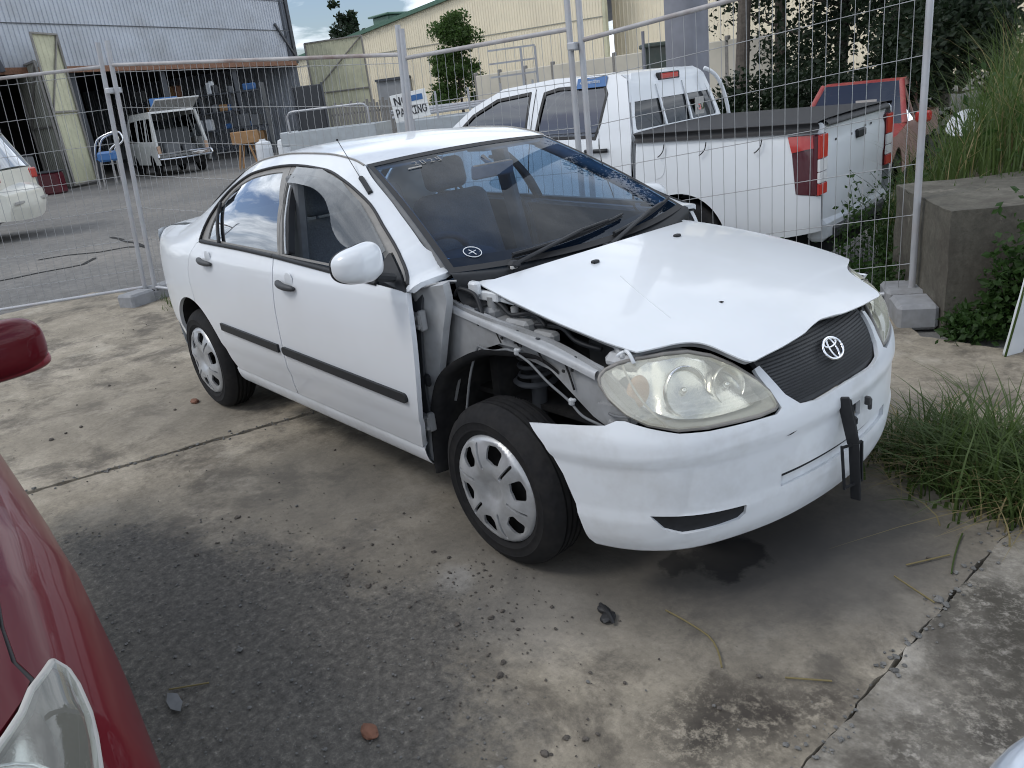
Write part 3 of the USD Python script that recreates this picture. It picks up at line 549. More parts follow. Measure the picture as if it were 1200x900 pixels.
# ------------------------------------------------------------------ trees
def tree(name, base, h, r, n, leaf, mt, label, cat_='tree', group=None, trunk_r=.12, z_lo=.35, seed=0, limbs=6, sq=1., blobs=16):
    r_ = np.random.default_rng(seed); base = np.asarray(base, float); t = Thing(name, tuple(base), 0, label, cat_, group)
    lean = r_.normal(size=2)*.05*h; tr = np.array([[lean[0]*q*q, lean[1]*q*q, h*.85*q] for q in np.linspace(0, 1, 8)])
    ms = [tube(tr, np.linspace(trunk_r, trunk_r*.25, 8), 10)]; cs = []
    for i in range(limbs):
        q = r_.uniform(z_lo*.8, .9); p = np.array([np.interp(q*h*.85, tr[:, 2], tr[:, k]) for k in range(3)]); a = 6.28*i/limbs+r_.normal()*.3; l = r*(1.05-.4*q)*r_.uniform(.6, 1.)
        e = p+[math.cos(a)*l, math.sin(a)*l, l*.45*sq]; ms.append(tube(spline([p, (p+e)/2+[0, 0, -.05*l], e], 7), np.linspace(trunk_r*.4, trunk_r*.08, 7), 6)); cs.append(e)
    t.part('trunk', ms, 'bark', 35)
    for i in range(blobs):
        a, q = r_.random()*6.28, r_.random(); rr = r*math.sqrt(r_.random())*(.95-.5*q); cs.append(A3([lean[0]*q+math.cos(a)*rr, lean[1]*q+math.sin(a)*rr, h*(z_lo+(1-z_lo)*q*.95)]))
    cs = np.array(cs); k = r_.integers(0, len(cs), n); br = r*.34*(.6+.7*r_.random(len(cs)))
    d = r_.normal(size=(n, 3)); d /= np.linalg.norm(d, axis=1, keepdims=True); P_ = cs[k]+d*(br[k]*r_.random(n)**.45)[:, None]*[1, 1, .75]
    t.part('crown', leaves(P_, leaf, r_), mt); return t
tree('small_tree', at(541, 30, -.03), 4.6, 1.15, 15000, .06, 'tree_leaf', 'bushy green tree standing alone in front of the beige warehouse', 'tree', trunk_r=.07, z_lo=.27, seed=4, limbs=12, blobs=40)
tree('pine_tree', at(428, 75, 0), 10.6, 1.7, 1800, .22, 'dark_leaf', 'small dark treetop showing above the warehouse roof against the sky', 'tree', trunk_r=.16, z_lo=.72, seed=8, blobs=14)
spots = [(868, 17, 9.5, 2.1, 'dark tree with a bare trunk, nearest the grey pole'), (915, 20, 11, 2.8, 'dark tree behind the cab of the red utility truck, left of the bank'), (985, 19, 10, 2.8, 'dense dark tree straight above the red utility truck'), (1050, 17, 9, 2.6, 'dark tree behind the right end post of the fence'), (1108, 15, 8.0, 2.4, 'dark tree with slim twin trunks above the grass bank'), (1178, 15.5, 8.4, 2.5, 'dark tree with crooked branches at the right edge above the bank'), (1270, 16, 9, 3., 'dark tree farthest right beyond the grass bank')]
for i, (px, d, h, r, lb) in enumerate(spots):
    b = at(px, d, .3 if px > 1080 else -.2); tree('dark_tree', b, h*1.15, r*(.7 if i == 0 else 1), 7000 if i == 0 else 20000, .075, 'dark_leaf', lb, 'tree', 'dark trees behind the bank', trunk_r=.17, z_lo=(.55, .42, .20, .20)[i] if px < 1080 else .36, seed=30+i, limbs=16, blobs=60)
def bush(name, c, r, h, n, leaf, mt, label, seed, group=None):
    r_ = np.random.default_rng(seed); t = Thing(name, tuple(c), 0, label, 'bush', group); P_ = []
    cs = r_.normal(size=(14, 3))*[r*.45, r*.45, 0]+np.c_[np.zeros((14, 2)), r_.random(14)*h*.8]; k = r_.integers(0, 14, n); d = r_.normal(size=(n, 3)); d /= np.linalg.norm(d, axis=1, keepdims=True)
    P_ = cs[k]+d*(r*.5*r_.random(n)**.4)[:, None]; P_[:, 2] = np.abs(P_[:, 2]); t.part('foliage', leaves(P_, leaf, r_), mt)
    t.part('stem', [tube(np.array([[0, 0, 0], cs[i]]), [.02, .008], 5) for i in range(6)], 'bark')
for i, (px, d, r, h, lb) in enumerate([(880, 15.5, 1.0, 1.7, 'dark bush at the foot of the trees, left of the red utility truck'), (950, 17, 1.4, 2.2, 'dark bush directly behind the red cab roof'), (1035, 15, 1.2, 2.0, 'dark bush right behind the rusty tray of the red utility truck'), (1130, 12.5, 1.0, 1.6, 'leafy bush among the long grass on top of the bank'), (1100, 13.5, 1.2, 2.0, 'dark bush under the slim twin trunks on the bank')]):
    bush('dark_bush', at(px, d, -.25 if px < 1080 else .7), r, h, 7000, .06, 'dark_leaf', lb, 50+i, 'bushes under the dark trees')
# low wood behind the camera that the bodywork and glass mirror
rng = np.random.default_rng(70); P = []
for i in range(60):
    a = math.radians(rng.uniform(-165, 5)); rr = rng.uniform(38, 46); c = A3([2+rr*math.cos(a), -2+rr*math.sin(a), 0]); n_k = 160; d = rng.normal(size=(n_k, 3)); d /= np.linalg.norm(d, axis=1, keepdims=True)
    q = c+d*(rng.random(n_k)**.4)[:, None]*[3.2, 3.2, 1.6]; q[:, 2] = np.abs(q[:, 2])+rng.uniform(.2, 2.6); P.append(q)
solo('far_wood', leaves(np.vstack(P), .55, rng), 'dark_leaf', kind='stuff')
# weeds and straw at the front right corner of the car
rng = np.random.default_rng(9); P = []
for _ in range(1900):
    t = rng.random(); c = A3([.70, .80])*(1-t)+A3([1.34, .60])*t; P.append((c[0]+rng.normal()*.09, c[1]+rng.normal()*.13+.02, 0.))
P = np.array(P); solo('grass_tuft', blades(P, (.10+.26*rng.random(len(P))**1.5)*(.6+.5*sm((P[:, 0]-.6)/.35)), .010, rng, .9, 5), 'grass', 'thick green grass tuft growing beside the front bumper corner', 'grass', kind='stuff')
k = rng.choice(len(P), 600); solo('dry_straw', blades(P[k]+rng.normal(size=(600, 3))*[.06, .06, 0], .10+.14*rng.random(600), .006, rng, 1.9, 5), 'dry_grass', kind='stuff')
P = np.array([(rng.normal()*.25-5.75, rng.normal()*.07+.12, -.01) for _ in range(260)]); solo('tuft_base', blades(np.array([(1.02+.26*a_*rng.random(), .72+b_*.11, 0) for a_, b_ in rng.normal(size=(800, 2))]), .06+.07*rng.random(800), .016, rng, 1.2, 3), 'grass', kind='stuff')
solo('fence_grass', blades(P, .10, .006, rng, .9, 3), 'grass', kind='stuff')

# ================================================================== THE WHITE SEDAN (x forward from the front axle, y to its left, z up)
Lz=PI([.10,.20,.27,.33,.40,.435,.47,.60,.75,.88,.94,.97],[.72,.755,.783,.800,.820,.826,.838,.846,.842,.829,.813,.797])
Tx=PI([-3.6,-3.48,-3.42,-3.3,-3.15,-3.0,-2.8,-2.5,-2.2,-.3,0,.3,.5,.7,.9],[.50,.32,.23,.14,.085,.05,.02,.003,0,0,.006,.03,.065,.14,.30])
_xd=[-3.5,-3.3,-3.0,-2.78,-2.65,-2.5,-2.3,-2.1,-1.9,-1.6,-1.3,-1.1,-.98,-.72,-.5,-.30,-.2]
_zd=[1.0,1.015,1.03,1.042,1.092,1.165,1.262,1.335,1.375,1.395,1.387,1.362,1.33,1.197,1.085,.985,.975]
_yd=[.45,.56,.64,.655,.61,.565,.535,.52,.515,.512,.506,.503,.512,.562,.60,.63,.64]
Zd=PI(_xd,_zd); Yd=PI(_xd,_yd)
ZB=.97
def w(x,z):
    x=np.asarray(x,float);z=np.asarray(z,float)
    lo=Lz(np.clip(z,.1,ZB))-Tx(np.clip(x,-3.6,.9))
    zd=np.maximum(Zd(np.clip(x,-3.5,-.2)),ZB+.006); yd=Yd(np.clip(x,-3.5,-.2))
    yb=Lz(ZB)-Tx(np.clip(x,-3.6,.9)); yd=np.minimum(yd,yb-.03)
    t=np.clip((z-ZB)/(zd-ZB),0,1.15)
    g=.45*t+.55*np.maximum(t,0)**3
    return np.where(z<=ZB,lo,yb-(yb-yd)*g)
# nose
def _plan():
    P=np.array([[.05,.832],[.25,.815],[.42,.785],[.56,.725],[.67,.62],[.74,.48],[.79,.32],[.815,.16],[.823,0]])
    P=np.vstack([P*[1,-1],P[-2::-1]])
    d=np.r_[0,np.cumsum(np.linalg.norm(np.diff(P,axis=0),axis=1))]; d-=d[len(d)//2]

    return CubicSpline(d,P),d[-1]
PL,UM=_plan()
off=PI([.10,.17,.21,.27,.35,.45,.53,.58,.62,.66,.70,.75,.80,.84],[-.10,-.055,-.025,-.008,0,.002,0,-.008,-.022,-.042,-.07,-.115,-.175,-.235])
def nose(uu,z):
    uu=np.asarray(uu,float); p=PL(uu); t=PL(uu,1); n=np.stack([t[...,1],-t[...,0]],-1); n/=np.linalg.norm(n,axis=-1,keepdims=True)
    k=1-.45*np.clip((np.abs(uu)-.55)/.5,0,1)*(np.asarray(z)>.55)   # less rake on the flanks
    o=off(z)*k
    q=p+n*o[...,None]
    return np.stack([q[...,0],q[...,1],np.broadcast_to(z,q[...,0].shape)],-1)
def hoodz(x,y):
    c=PI([-.3,-.12,.1,.3,.5,.65,.74,.8],[.985,.968,.942,.910,.862,.810,.768,.73])(x)
    return c-.05*(np.abs(y)/.65)**2.2-.10*np.clip((np.abs(y)-.6)/.2,0,2)**2
def noseo(o):
    def f(uu, z):
        p = PL(uu); t = PL(uu, 1); n = np.stack([t[..., 1], -t[..., 0]], -1); n /= np.linalg.norm(n, axis=-1, keepdims=True)
        q = nose(uu, z); q[..., :2] += n*np.asarray(o(uu, z) if callable(o) else o)[..., None] if callable(o) else n*o
        return q
    return f
car = Thing('sedan', (0, 0, 0), 0, 'white four door sedan with its front wing stripped off and grille badge in place', 'car')
SIDE = XZ(lambda x, z: -w(x, z))
def side_off(o): return XZ(lambda x, z: -w(x, z)-o)
def both(name, mesh, m, smooth=True, labels=(None, None), parent=None):
    car.part(name, mesh, m, smooth, parent); car.part(name, mirror_y(mesh), m, smooth, parent)

frame_out = spline([(-2.315, 1.003), (-2.275, 1.09), (-2.205, 1.18), (-2.10, 1.258), (-1.9, 1.322), (-1.54, 1.350), (-1.23, 1.331), (-1.03, 1.285), (-.846, 1.216), (-.683, 1.13), (-.506, 1.041), (-.365, .968)], 60)
ws_edge = [(-.215, .972), (-.312, .985), (-.456, 1.053), (-.663, 1.16), (-.841, 1.255), (-1.0, 1.338)]
ditch = [(x, float(Zd(x))-.002) for x in np.linspace(-1.05, -2.72, 40)]
arch_r = [(-2.555+.372*math.cos(a), .318+.362*math.sin(a)) for a in np.radians(np.linspace(178, 75, 22))]
arch_d = [(-2.555+.372*math.cos(a), .318+.362*math.sin(a)) for a in np.radians(np.linspace(74, 4, 16))]
deck = [(-2.85, 1.036), (-3.0, 1.028), (-3.2, 1.012), (-3.3, .99), (-3.335, .93), (-3.34, .7), (-3.33, .45), (-3.29, .30)]
gap_rear = [arch_r[-1], (-2.462, .72), (-2.478, .78), (-2.47, .85), (-2.43, .93), (-2.37, .985), (-2.315, 1.003)]
body = [(-.375, .945), (-.352, .948), (-.33, .965)]+ws_edge[1:]+ditch+deck+[(-2.95, .285)]+arch_r+gap_rear[1:-1]+[tuple(p) for p in frame_out]
BP = Polygon(body).buffer(0)
bs = panel(BP, SIDE, .035, .02)
side_n = car.part('body_side', bs, 'white_paint', True); side_f = car.part('body_side', mirror_y(bs), 'white_paint', True)
# rear quarter of the near side: wheel arch liner and lip
al = np.array(arch_r+arch_d)
def archband(pts, y0, y1): return grid(np.stack([np.stack([pts[:, 0], y0, pts[:, 1]], 1), np.stack([pts[:, 0], y1, pts[:, 1]], 1)]))
lin = cat([archband(al*[1, 1], -w(al[:, 0], al[:, 1])+.004, np.full(len(al), -.42)), panel(Polygon(list(al)+[(-2.2, .25), (-2.9, .25)]), XZ(lambda x, z: 0*x-.42), .08, 0)])
both('wheel_arch_liner', lin, 'liner')
# doors
g = .004
gap_f = [(-1.432, .984), (-1.412, .92), (-1.424, .746), (-1.422, .607), (-1.440, .43), (-1.474, .322)]
rd = [(-2.30, .998), (-1.8, .992)]+[(x-g, z) for x, z in gap_f]+[(-2.165, .322)]+arch_d[::-1][1:]+[(x+g, z) for x, z in gap_rear[1:-1]]
fd = [(x+g, z) for x, z in gap_f[::-1]]+[(-.9, .964)]+[tuple(p) for p in spline([(-.362, .944), (-.340, .87), (-.330, .78), (-.335, .68), (-.354, .55), (-.395, .42), (-.445, .322)], 26)]
for sgn, tn in ((1, 0), (-1, 1)):
    mm = (lambda m: m) if sgn > 0 else mirror_y
    P = lambda n, m, mt, s=True, parent=None, **k: car.part(n, mm(m), mt, s, parent, **k)
    rdoor = P('rear_door', panel(Polygon(rd), SIDE, .035, .02), 'white_paint_door')
    fdoor = P('front_door', panel(Polygon(fd), SIDE, .035, .02), 'white_paint_door')
    # window frames, belt mouldings, glass
    fo = Polygon(list(map(tuple, frame_out))).buffer(-.005)
    glass_r = Polygon(list(map(tuple, spline([(-2.222, 1.016), (-2.205, 1.085), (-2.15, 1.178), (-2.055, 1.252), (-1.865, 1.303), (-1.58, 1.323)], 24)))+[(-1.47, 1.2), (-1.405, 1.004)])
    split = LineString([(-1.565, 1.40), (-1.435, 1.2), (-1.39, 1.0), (-1.39, .9)])
    rear_half = Polygon([(-3, .9), (-1.39, .9), (-1.39, 1.0), (-1.435, 1.2), (-1.575, 1.40), (-3, 1.4)])
    fr_r = fo.intersection(rear_half).difference(glass_r)
    P('window_frame', panel(fr_r, side_off(-.006), .022, .014), 'frame_grey', parent=rdoor)
    op_f = Polygon([(-1.36, 1.0), (-1.385, 1.1), (-1.43, 1.2), (-1.50, 1.316)]+[tuple(p) for p in spline([(-1.4, 1.315), (-1.23, 1.302), (-1.05, 1.262), (-.88, 1.198), (-.72, 1.115), (-.565, 1.025)], 20)]+[(-.555, .985)])
    sail = Polygon([(-.565, .978), (-.56, 1.045), (-.37, .950)]).buffer(.006)
    fr_f = fo.difference(rear_half.buffer(.004)).difference(op_f).difference(sail)
    P('window_frame', panel(fr_f, side_off(-.006), .022, .014), 'frame_grey', parent=fdoor)
    P('mirror_base', panel(sail, side_off(.004), .03, .012), 'black_plastic', parent=fdoor)
    # rubber seal all along the outside of the frames
    sp = np.array([(x, -float(w(x, z))-.002, z) for x, z in frame_out])
    P('door_seal', tube(sp, .0065, 6), 'rubber_seal', parent=fdoor)
    bl = [(-2.30, 1.0), (-1.8, .996), (-1.43, .988)]; P('belt_moulding', tube(np.array([(x, -float(w(x, z))-.002, z) for x, z in resample(bl, 12)]), .011, 8), 'black_plastic', parent=rdoor)
    bl = [(-1.425, .988), (-.9, .968), (-.56, .956)]; P('belt_moulding', tube(np.array([(x, -float(w(x, z))-.002, z) for x, z in resample(bl, 12)]), .011, 8), 'black_plastic', parent=fdoor)
    div = LineString([(-2.178, 1.19), (-2.06, 1.01)])
    P('window_glass', panel(glass_r.buffer(.004), side_off(-.012), .03, 0), 'side_glass' if sgn > 0 else 'clear_side_glass', parent=rdoor)
    P('quarter_bar', tube(np.array([(x, -float(w(x, z))-.002, z) for x, z in resample([(-2.168, 1.185), (-2.05, 1.005)], 8)]), .009, 6), 'black_plastic', parent=rdoor)
    P('b_pillar_trim', panel(Polygon([(-1.36, 1.0), (-1.385, 1.1), (-1.43, 1.2), (-1.50, 1.316), (-1.47, 1.316), (-1.40, 1.2), (-1.35, 1.1), (-1.325, 1.0)]), side_off(-.02), .03, .03), 'rubber_seal', parent=fdoor)
    P('b_pillar_strip', panel(Polygon([(-1.355, 1.0), (-1.425, 1.2), (-1.485, 1.31), (-1.477, 1.31), (-1.417, 1.2), (-1.345, 1.0)]), side_off(-.016), .03, .008), 'white_paint', parent=fdoor)
    if sgn < 0: P('window_glass', panel(op_f.buffer(.004), side_off(-.014), .03, 0), 'clear_side_glass', parent=fdoor)
    # handles
    for (hx, hh_, d) in ((-2.185, .911, rdoor), (-1.265, .882, fdoor)):
        pts = np.array([(hx-.075+.15*t, -float(w(hx, hh_))-.012-.016*math.sin(math.pi*min(max(t, 0), 1)), hh_+.008-.016*t) for t in np.linspace(0, 1, 12)])
        hm = tube(pts, [.010, .014, .016, .016, .016, .016, .0155, .015, .0145, .014, .0125, .009], 10); hm.vertices = hm.vertices*[1, 1, 1]
        P('door_handle', hm, 'grey_black_plastic', parent=d)
        cup = trimesh.creation.icosphere(3, 1.0); cup.vertices = cup.vertices*[.038, .004, .034]+[hx+.012, -float(w(hx, hh_+.02))-.0015, hh_+.022]
        P('handle_cup', cup, 'white_paint_dirty', parent=d)
    mo = spline([(-2.12, .578), (-1.46, .566)], 20); P('side_moulding', panel(LineString(mo).buffer(.019, cap_style=2), side_off(.011), .03, .013), 'black_plastic', parent=rdoor)
    mo = spline([(-1.40, .565), (-.435, .545)], 20); P('side_moulding', panel(LineString(mo).buffer(.019), side_off(.011), .03, .013), 'black_plastic', parent=fdoor)
    # sill
    sl = np.linspace(-2.2, -.44, 30)
    P('sill', grid(np.stack([np.stack([sl, -w(sl, zz*np.ones_like(sl))+yo, np.full_like(sl, zz)], 1) for zz, yo in ((.335, .03), (.325, .012), (.312, .002), (.29, 0.0), (.262, .0), (.240, .006), (.225, .02), (.22, .06))])), 'white_paint_dirty')
    # wing mirror
    ms = trimesh.creation.icosphere(4, 1.0); v = ms.vertices.copy()
    e = lambda a, p: np.sign(a)*np.abs(a)**p
    v = np.stack([e(v[:, 0], .9), e(v[:, 1], .72), e(v[:, 2], .72)], 1)
    v = v*[.062, .105, .073]; v[:, 0] = np.where(v[:, 0] < 0, v[:, 0]*.25, v[:, 0]); v[:, 2] *= 1-.16*(-v[:, 1]/.105); v[:, 0] -= .25*np.abs(v[:, 1]+.02)
    v = v*[1, .95, .90]; MC = A3([-.445, -.925, 1.062]) if sgn > 0 else A3([-.66, -.885, .985])
    ms = TM(v+MC, ms.faces)
    dm = P('door_mirror', ms, 'white_paint', parent=fdoor)
    rimv = TM((v*[.6, 1.02, 1.02])+MC+[-.018, 0, -.002], ms.faces); P('mirror_shell', rimv, 'black_plastic', parent=fdoor)
    P('mirror_stalk', bar((MC[0]+.0, -.80, .985), (MC[0]+.0, -.885, 1.012), .05, .032, .01), 'black_plastic', False, parent=fdoor)
    # far/near inner door trims
    P('door_card', panel(Polygon([(-1.40, .36), (-.42, .36), (-.36, .93), (-1.40, .97)]), XZ(lambda x, z: -w(x, z)+.07), .08, .01), 'trim_dark', parent=fdoor)
    P('door_card', panel(Polygon([(-2.1, .36), (-1.46, .36), (-1.44, .98), (-2.28, .99), (-2.35, .75), (-2.15, .6)]), XZ(lambda x, z: -w(x, z)+.07), .08, .01), 'trim_dark', parent=rdoor)
    if sgn > 0:
        # clear tinted weather shield over the front window
        low = spline([(-1.45, 1.285), (-1.25, 1.272), (-1.10, 1.235), (-1.0, 1.18), (-.93, 1.12), (-.84, 1.075), (-.72, 1.05), (-.60, 1.035)], 30)
        shp = Polygon([tuple(p) for p in low]+[(-.575, 1.06), (-.70, 1.125), (-.87, 1.218), (-1.04, 1.287), (-1.23, 1.333), (-1.46, 1.345)])
        P('weather_shield', panel(shp, XZ(lambda x, z: -w(x, z)-.010-.035*np.clip(1.34-z, 0, .3)), .022, .003), 'shield_plastic', parent=fdoor)
        P('wing_seam', tube(np.array([(-.36, -.778, .945), (-.30, -.745, .962), (-.245, -.712, .972), (-.215, -.70, .973)]), .004, 6), 'grey_primer')
# roof
zc = PI([-2.3, -2.2, -2.1, -1.9, -1.6, -1.3, -1.15, -1.0, -.9], [1.33, 1.358, 1.382, 1.410, 1.418, 1.404, 1.384, 1.354, 1.33])
def roofz(x, y):
    zd, yd = Zd(x), Yd(x); return zd+(zc(x)-zd)*(1-np.clip(np.abs(y)/yd, 0, 1.1)**2.4)
ys = np.linspace(-1, 1, 21)
rp = [(-1.0+.025*(1-a*a), a*float(Yd(-1.0))) for a in ys]+[(x, float(Yd(x))) for x in np.linspace(-1.05, -2.15, 30)]+[(-2.15-.05*(1-a*a), a*float(Yd(-2.15))) for a in ys[::-1]]+[(x, -float(Yd(x))) for x in np.linspace(-2.15, -1.05, 30)]
car.part('roof', panel(Polygon(rp).buffer(-.003), lambda x, y: np.stack([x, y, roofz(x, y)], 1), .045, .012, (0, 0, 1)), 'white_paint', True)
dl = [np.array([(x, s*(float(Yd(x))+.002), float(Zd(x))+.001) for x in np.linspace(-1.0, -2.15, 40)]) for s in (-1, 1)]
for q in dl: car.part('roof_gutter', tube(q, .0045, 6), 'frame_grey', True)
# windscreen, rear window
def glassf(B, T, bulge):
    def f(a, s):
        b = np.stack([np.interp(np.abs(a), *B[k]) if k != 1 else a*B[1] for k in (0, 1, 2)], 1); t = np.stack([np.interp(np.abs(a), *T[k]) if k != 1 else a*T[1] for k in (0, 1, 2)], 1)
        p = b*(1-s)[:, None]+t*s[:, None]; n = A3([.42, 0, .9])*np.sign(bulge)
        return p+A3([.42*np.sign(bulge), 0, .9])*(abs(bulge)*4*s*(1-s))[:, None]
    return f
aa = np.linspace(0, 1, 11)
WSB = ((aa, -.185-.115*aa**2), .668, (aa, .957+.026*aa**2)); WST = ((aa, -.978-.022*aa**2), .502, (aa, 1.353-.016*aa**2))
ws = glassf(WSB, WST, .016)
unit = sbox(-.995, 0, .995, 1)
wsm = car.part('windscreen', panel(unit, ws, .07, 0, (1, 0, 1)), 'windscreen_glass', True)
up = lambda f, d: (lambda a, s: f(a, s)+A3([.42, 0, .9])*d)
car.part('windscreen_border', panel(unit.difference(sbox(-.955, .035, .955, .962)), up(ws, .0015), .04, 0, (1, 0, 1)), 'rubber_seal', True, wsm)
car.part('wiper_park_band', panel(sbox(-.96, .03, .96, .10), up(ws, -.002), .04, 0, (1, 0, 1)), 'dark_void', True, wsm)
RWB = ((aa, -2.86+.13*aa**2), .615, (aa, 1.052+.0*aa)); RWT = ((aa, -2.195+.05*aa**2), .505, (aa, 1.358-.026*aa**2))
rw = glassf(RWB, RWT, -.02)
car.part('rear_window', panel(sbox(-.93, .06, .93, .94), rw, .08, 0, (-1, 0, 1)), 'clear_side_glass', True)
car.part('rear_window_border', panel(unit.difference(sbox(-.92, .07, .92, .93)), up(rw, .002), .05, .01, (-1, 0, 1)), 'rubber_seal', True)
# chalk marks on the windscreen
def onws(P, o=.003): P = np.asarray(P, float); return ws(P[:, 0], P[:, 1])+A3([.42, 0, .9])*o
tt = np.linspace(0, 2*np.pi, 20)
mk = [tube(onws(np.stack([-.800+.050*np.cos(tt), .118+.036*np.sin(tt)], 1)), .0018, 5), tube(onws([(-.826, .110), (-.776, .126)]), .0018, 5), tube(onws([(-.812, .135), (-.800, .118), (-.790, .098)]), .0018, 5)]
car.part('chalk_mark', mk, 'white_paint', False, wsm)
mk = []
for i, pts in enumerate(([(0, 1), (.5, 1), (.5, .5), (0, 0), (.6, 0)], [(0, 0), (0, 1), (.5, 1), (.5, 0), (0, 0)], [(0, 1), (.5, 1), (.5, .5), (0, 0), (.6, 0)], [(0, 0), (.5, 0), (.5, 1), (0, 1), (.05, .5), (.5, .5)])):
    mk.append(tube(onws([(-.64+.075*i+x*.06, .885+z*.035) for x, z in pts]), .0014, 4))
mk.append(tube(onws([(-.72, .86), (-.60, .862)]), .004, 4))
car.part('chalk_lettering', mk, 'headlining', False, wsm)
# cowl between glass and bonnet
cb = ws(np.linspace(-1, 1, 40), np.zeros(40)); hr = lambda y: -.122-.105*np.clip(np.abs(y)/.6, 0, 1.2)**2.2
yy = np.linspace(-.66, .66, 40); hx = hr(yy)
c2 = np.stack([hx+.015, yy, hoodz(hx, yy)-.03], 1)
car.part('cowl', loft([cb+[-.02, 0, -.0], cb+[.03, 0, -.022], c2-[.03, 0, -.004], c2+[.05, 0, -.03]], 40, 12), 'black_plastic', True)
# wipers
def wiper(a0, s0, a1, s1, pa, ps, hug):
    P = onws([(a0+(a1-a0)*t, s0+(s1-s0)*t) for t in np.linspace(0, 1, 12)], .014); nn = A3([.42, 0, .9])
    m = [tube(P-nn*.006, .0045, 5), tube(P+nn*.006, np.linspace(.007, .005, 12), 6)]
    pv = onws([(pa, ps)], .02)[0]; c = P[int(hug*11)]+nn*.02; m.append(bar(pv, c, .020, .012, .004)); m.append(bar(c, P[min(11, int(hug*11)+3)]+nn*.012, .014, .010, .003)); m.append(bx(pv, (.045, .045, .03), .012)); return m
car.part('wiper', wiper(-.62, .035, .36, .115, -.66, -.03, .6), 'black_plastic', 35)
car.part('wiper', wiper(.12, .02, .93, .085, -.03, -.05, .6), 'black_plastic', 35)
car.part('wiper_tip', bx(A3([-.195, -.455, .968]), (.012, .03, .012), .002), 'headlining')
# bonnet
sp2 = lambda P, n: [tuple(p) for p in spline(P, n)]
hn = sp2([(-.258, -.588), (-.14, -.612), (0, -.632), (.237, -.647), (.371, -.643), (.500, -.620)], 24)+sp2([(.512, -.600), (.532, -.555), (.556, -.498), (.585, -.456), (.616, -.436), (.681, -.418), (.715, -.405), (.728, -.392)], 20)+sp2([(.733, -.375), (.735, -.34), (.741, -.229), (.740, -.14)], 10)+sp2([(.738, -.11), (.730, -.06), (.724, 0)], 8)
rear = [(float(hr(y)), y) for y in np.linspace(.54, -.54, 25)]
hood_poly = Polygon(hn+[(x, -y) for x, y in hn[::-1][1:]]+rear)
bon = car.part('bonnet', panel(hood_poly, lambda x, y: np.stack([x, y, hoodz(x, y)], 1), .03, .005, (0, 0, 1), hb=.018), 'white_paint', True)
car.part('bonnet_frame', panel(hood_poly.buffer(-.022), lambda x, y: np.stack([x, y, hoodz(x, y)-.012], 1), .05, .02, (0, 0, 1)), 'grey_primer', True, bon)
for s in (-1, 1):
    car.part('washer_nozzle', bx((-.005, s*.235, float(hoodz(A3([-.005]), A3([.235]))[0])+.004), (.022, .03, .012), .004), 'black_plastic', False, bon)
dent = [(.15, -.28), (.32, -.36), (.46, -.41)]
car.part('bonnet_crease', tube(np.array([(x, y, float(hoodz(A3([x]), A3([y]))[0])-.0012) for x, y in spline(dent, 14)]), .0022, 5), 'white_paint_dirty', True, bon)
car.part('bonnet_chip', bx((.50, -.205, float(hoodz(A3([.50]), A3([.205]))[0])+.0005), (.012, .012, .002)), 'dark_void', False, bon)
# bumper
bt = [(-1.151, .598), (-1.025, .614), (-.885, .626), (-.851, .640), (-.825, .640), (-.754, .621), (-.668, .601), (-.576, .594), (-.462, .591), (-.345, .588), (-.322, .600), (-.345, .658), (-.360, .695), (-.362, .712), (-.338, .716), (-.316, .674), (-.29, .628), (-.249, .593), (-.172, .581), (0, .588)]
bb = [(-.97, .232), (-.998, .357), (-1.034, .452), (-1.091, .539)]
bot = [(u_, .215) for u_ in np.linspace(.955, -.955, 30)]
fog = Polygon([(-.764, .346), (-.67, .341), (-.466, .329), (-.468, .300), (-.49, .285), (-.563, .279), (-.671, .278), (-.725, .300)])
mx = lambda P: shapely.affinity.scale(P, -1, 1, origin=(0, 0))
import shapely.affinity
slot = Polygon([(-.331, .388), (.331, .388), (.335, .346), (-.335, .346)])
ph = Polygon([(.025, .445), (.085, .445), (.085, .495), (.03, .495)])
BPy = Polygon(bt+[(-u_, z) for u_, z in bt[::-1][1:]]+[(-u_, z) for u_, z in bb[::-1]]+bot+bb)
crs = lambda u_, z: .010*sm((z-.500)/.022)*np.clip((.64-z)/.06, 0, 1)+.006*sm((.350-z)/.016)*sm((z-.21)/.05)
bumper = car.part('front_bumper', panel(BPy.difference(fog).difference(mx(fog)).difference(slot).difference(ph), noseo(lambda u_, z: crs(u_, z)), .022, .014, (1, 0, 0)), 'white_paint_dirty', True)
car.part('slot_top_strip', panel(Polygon([(-.329, .389), (.329, .389), (.331, .371), (-.331, .371)]), noseo(-.0118), .03, 0, (1, 0, 0)), 'black_plastic', True, bumper)  # black strip laid along the upper part of the slot floor
car.part('bumper_slot', panel(slot.buffer(.004), noseo(-.0125), .03, 0, (1, 0, 0)), 'white_paint_dirty', True, bumper)
for f_ in (fog, mx(fog)): car.part('fog_lamp_blank', panel(f_.buffer(.004), noseo(-.004), .03, 0, (1, 0, 0)), 'black_plastic', True, bumper)
car.part('plate_hole', panel(ph.buffer(.01), noseo(-.05), .03, 0, (1, 0, 0)), 'dark_void', True, bumper)
car.part('paint_scratch', panel(Polygon([(-.32, .512), (-.27, .520), (-.245, .527), (-.26, .519), (-.30, .511)]), noseo(.0075), .02, 0, (1, 0, 0)), 'black_plastic', True, bumper)
ul_ = np.linspace(-.955, .955, 60); car.part('bumper_lip', loft([noseo(o_)(ul_, np.full(60, zz)) for zz, o_ in ((.216, 0.), (.205, -.006), (.198, -.02), (.196, -.06))], 60, 10), 'white_paint_dirty', True, bumper)
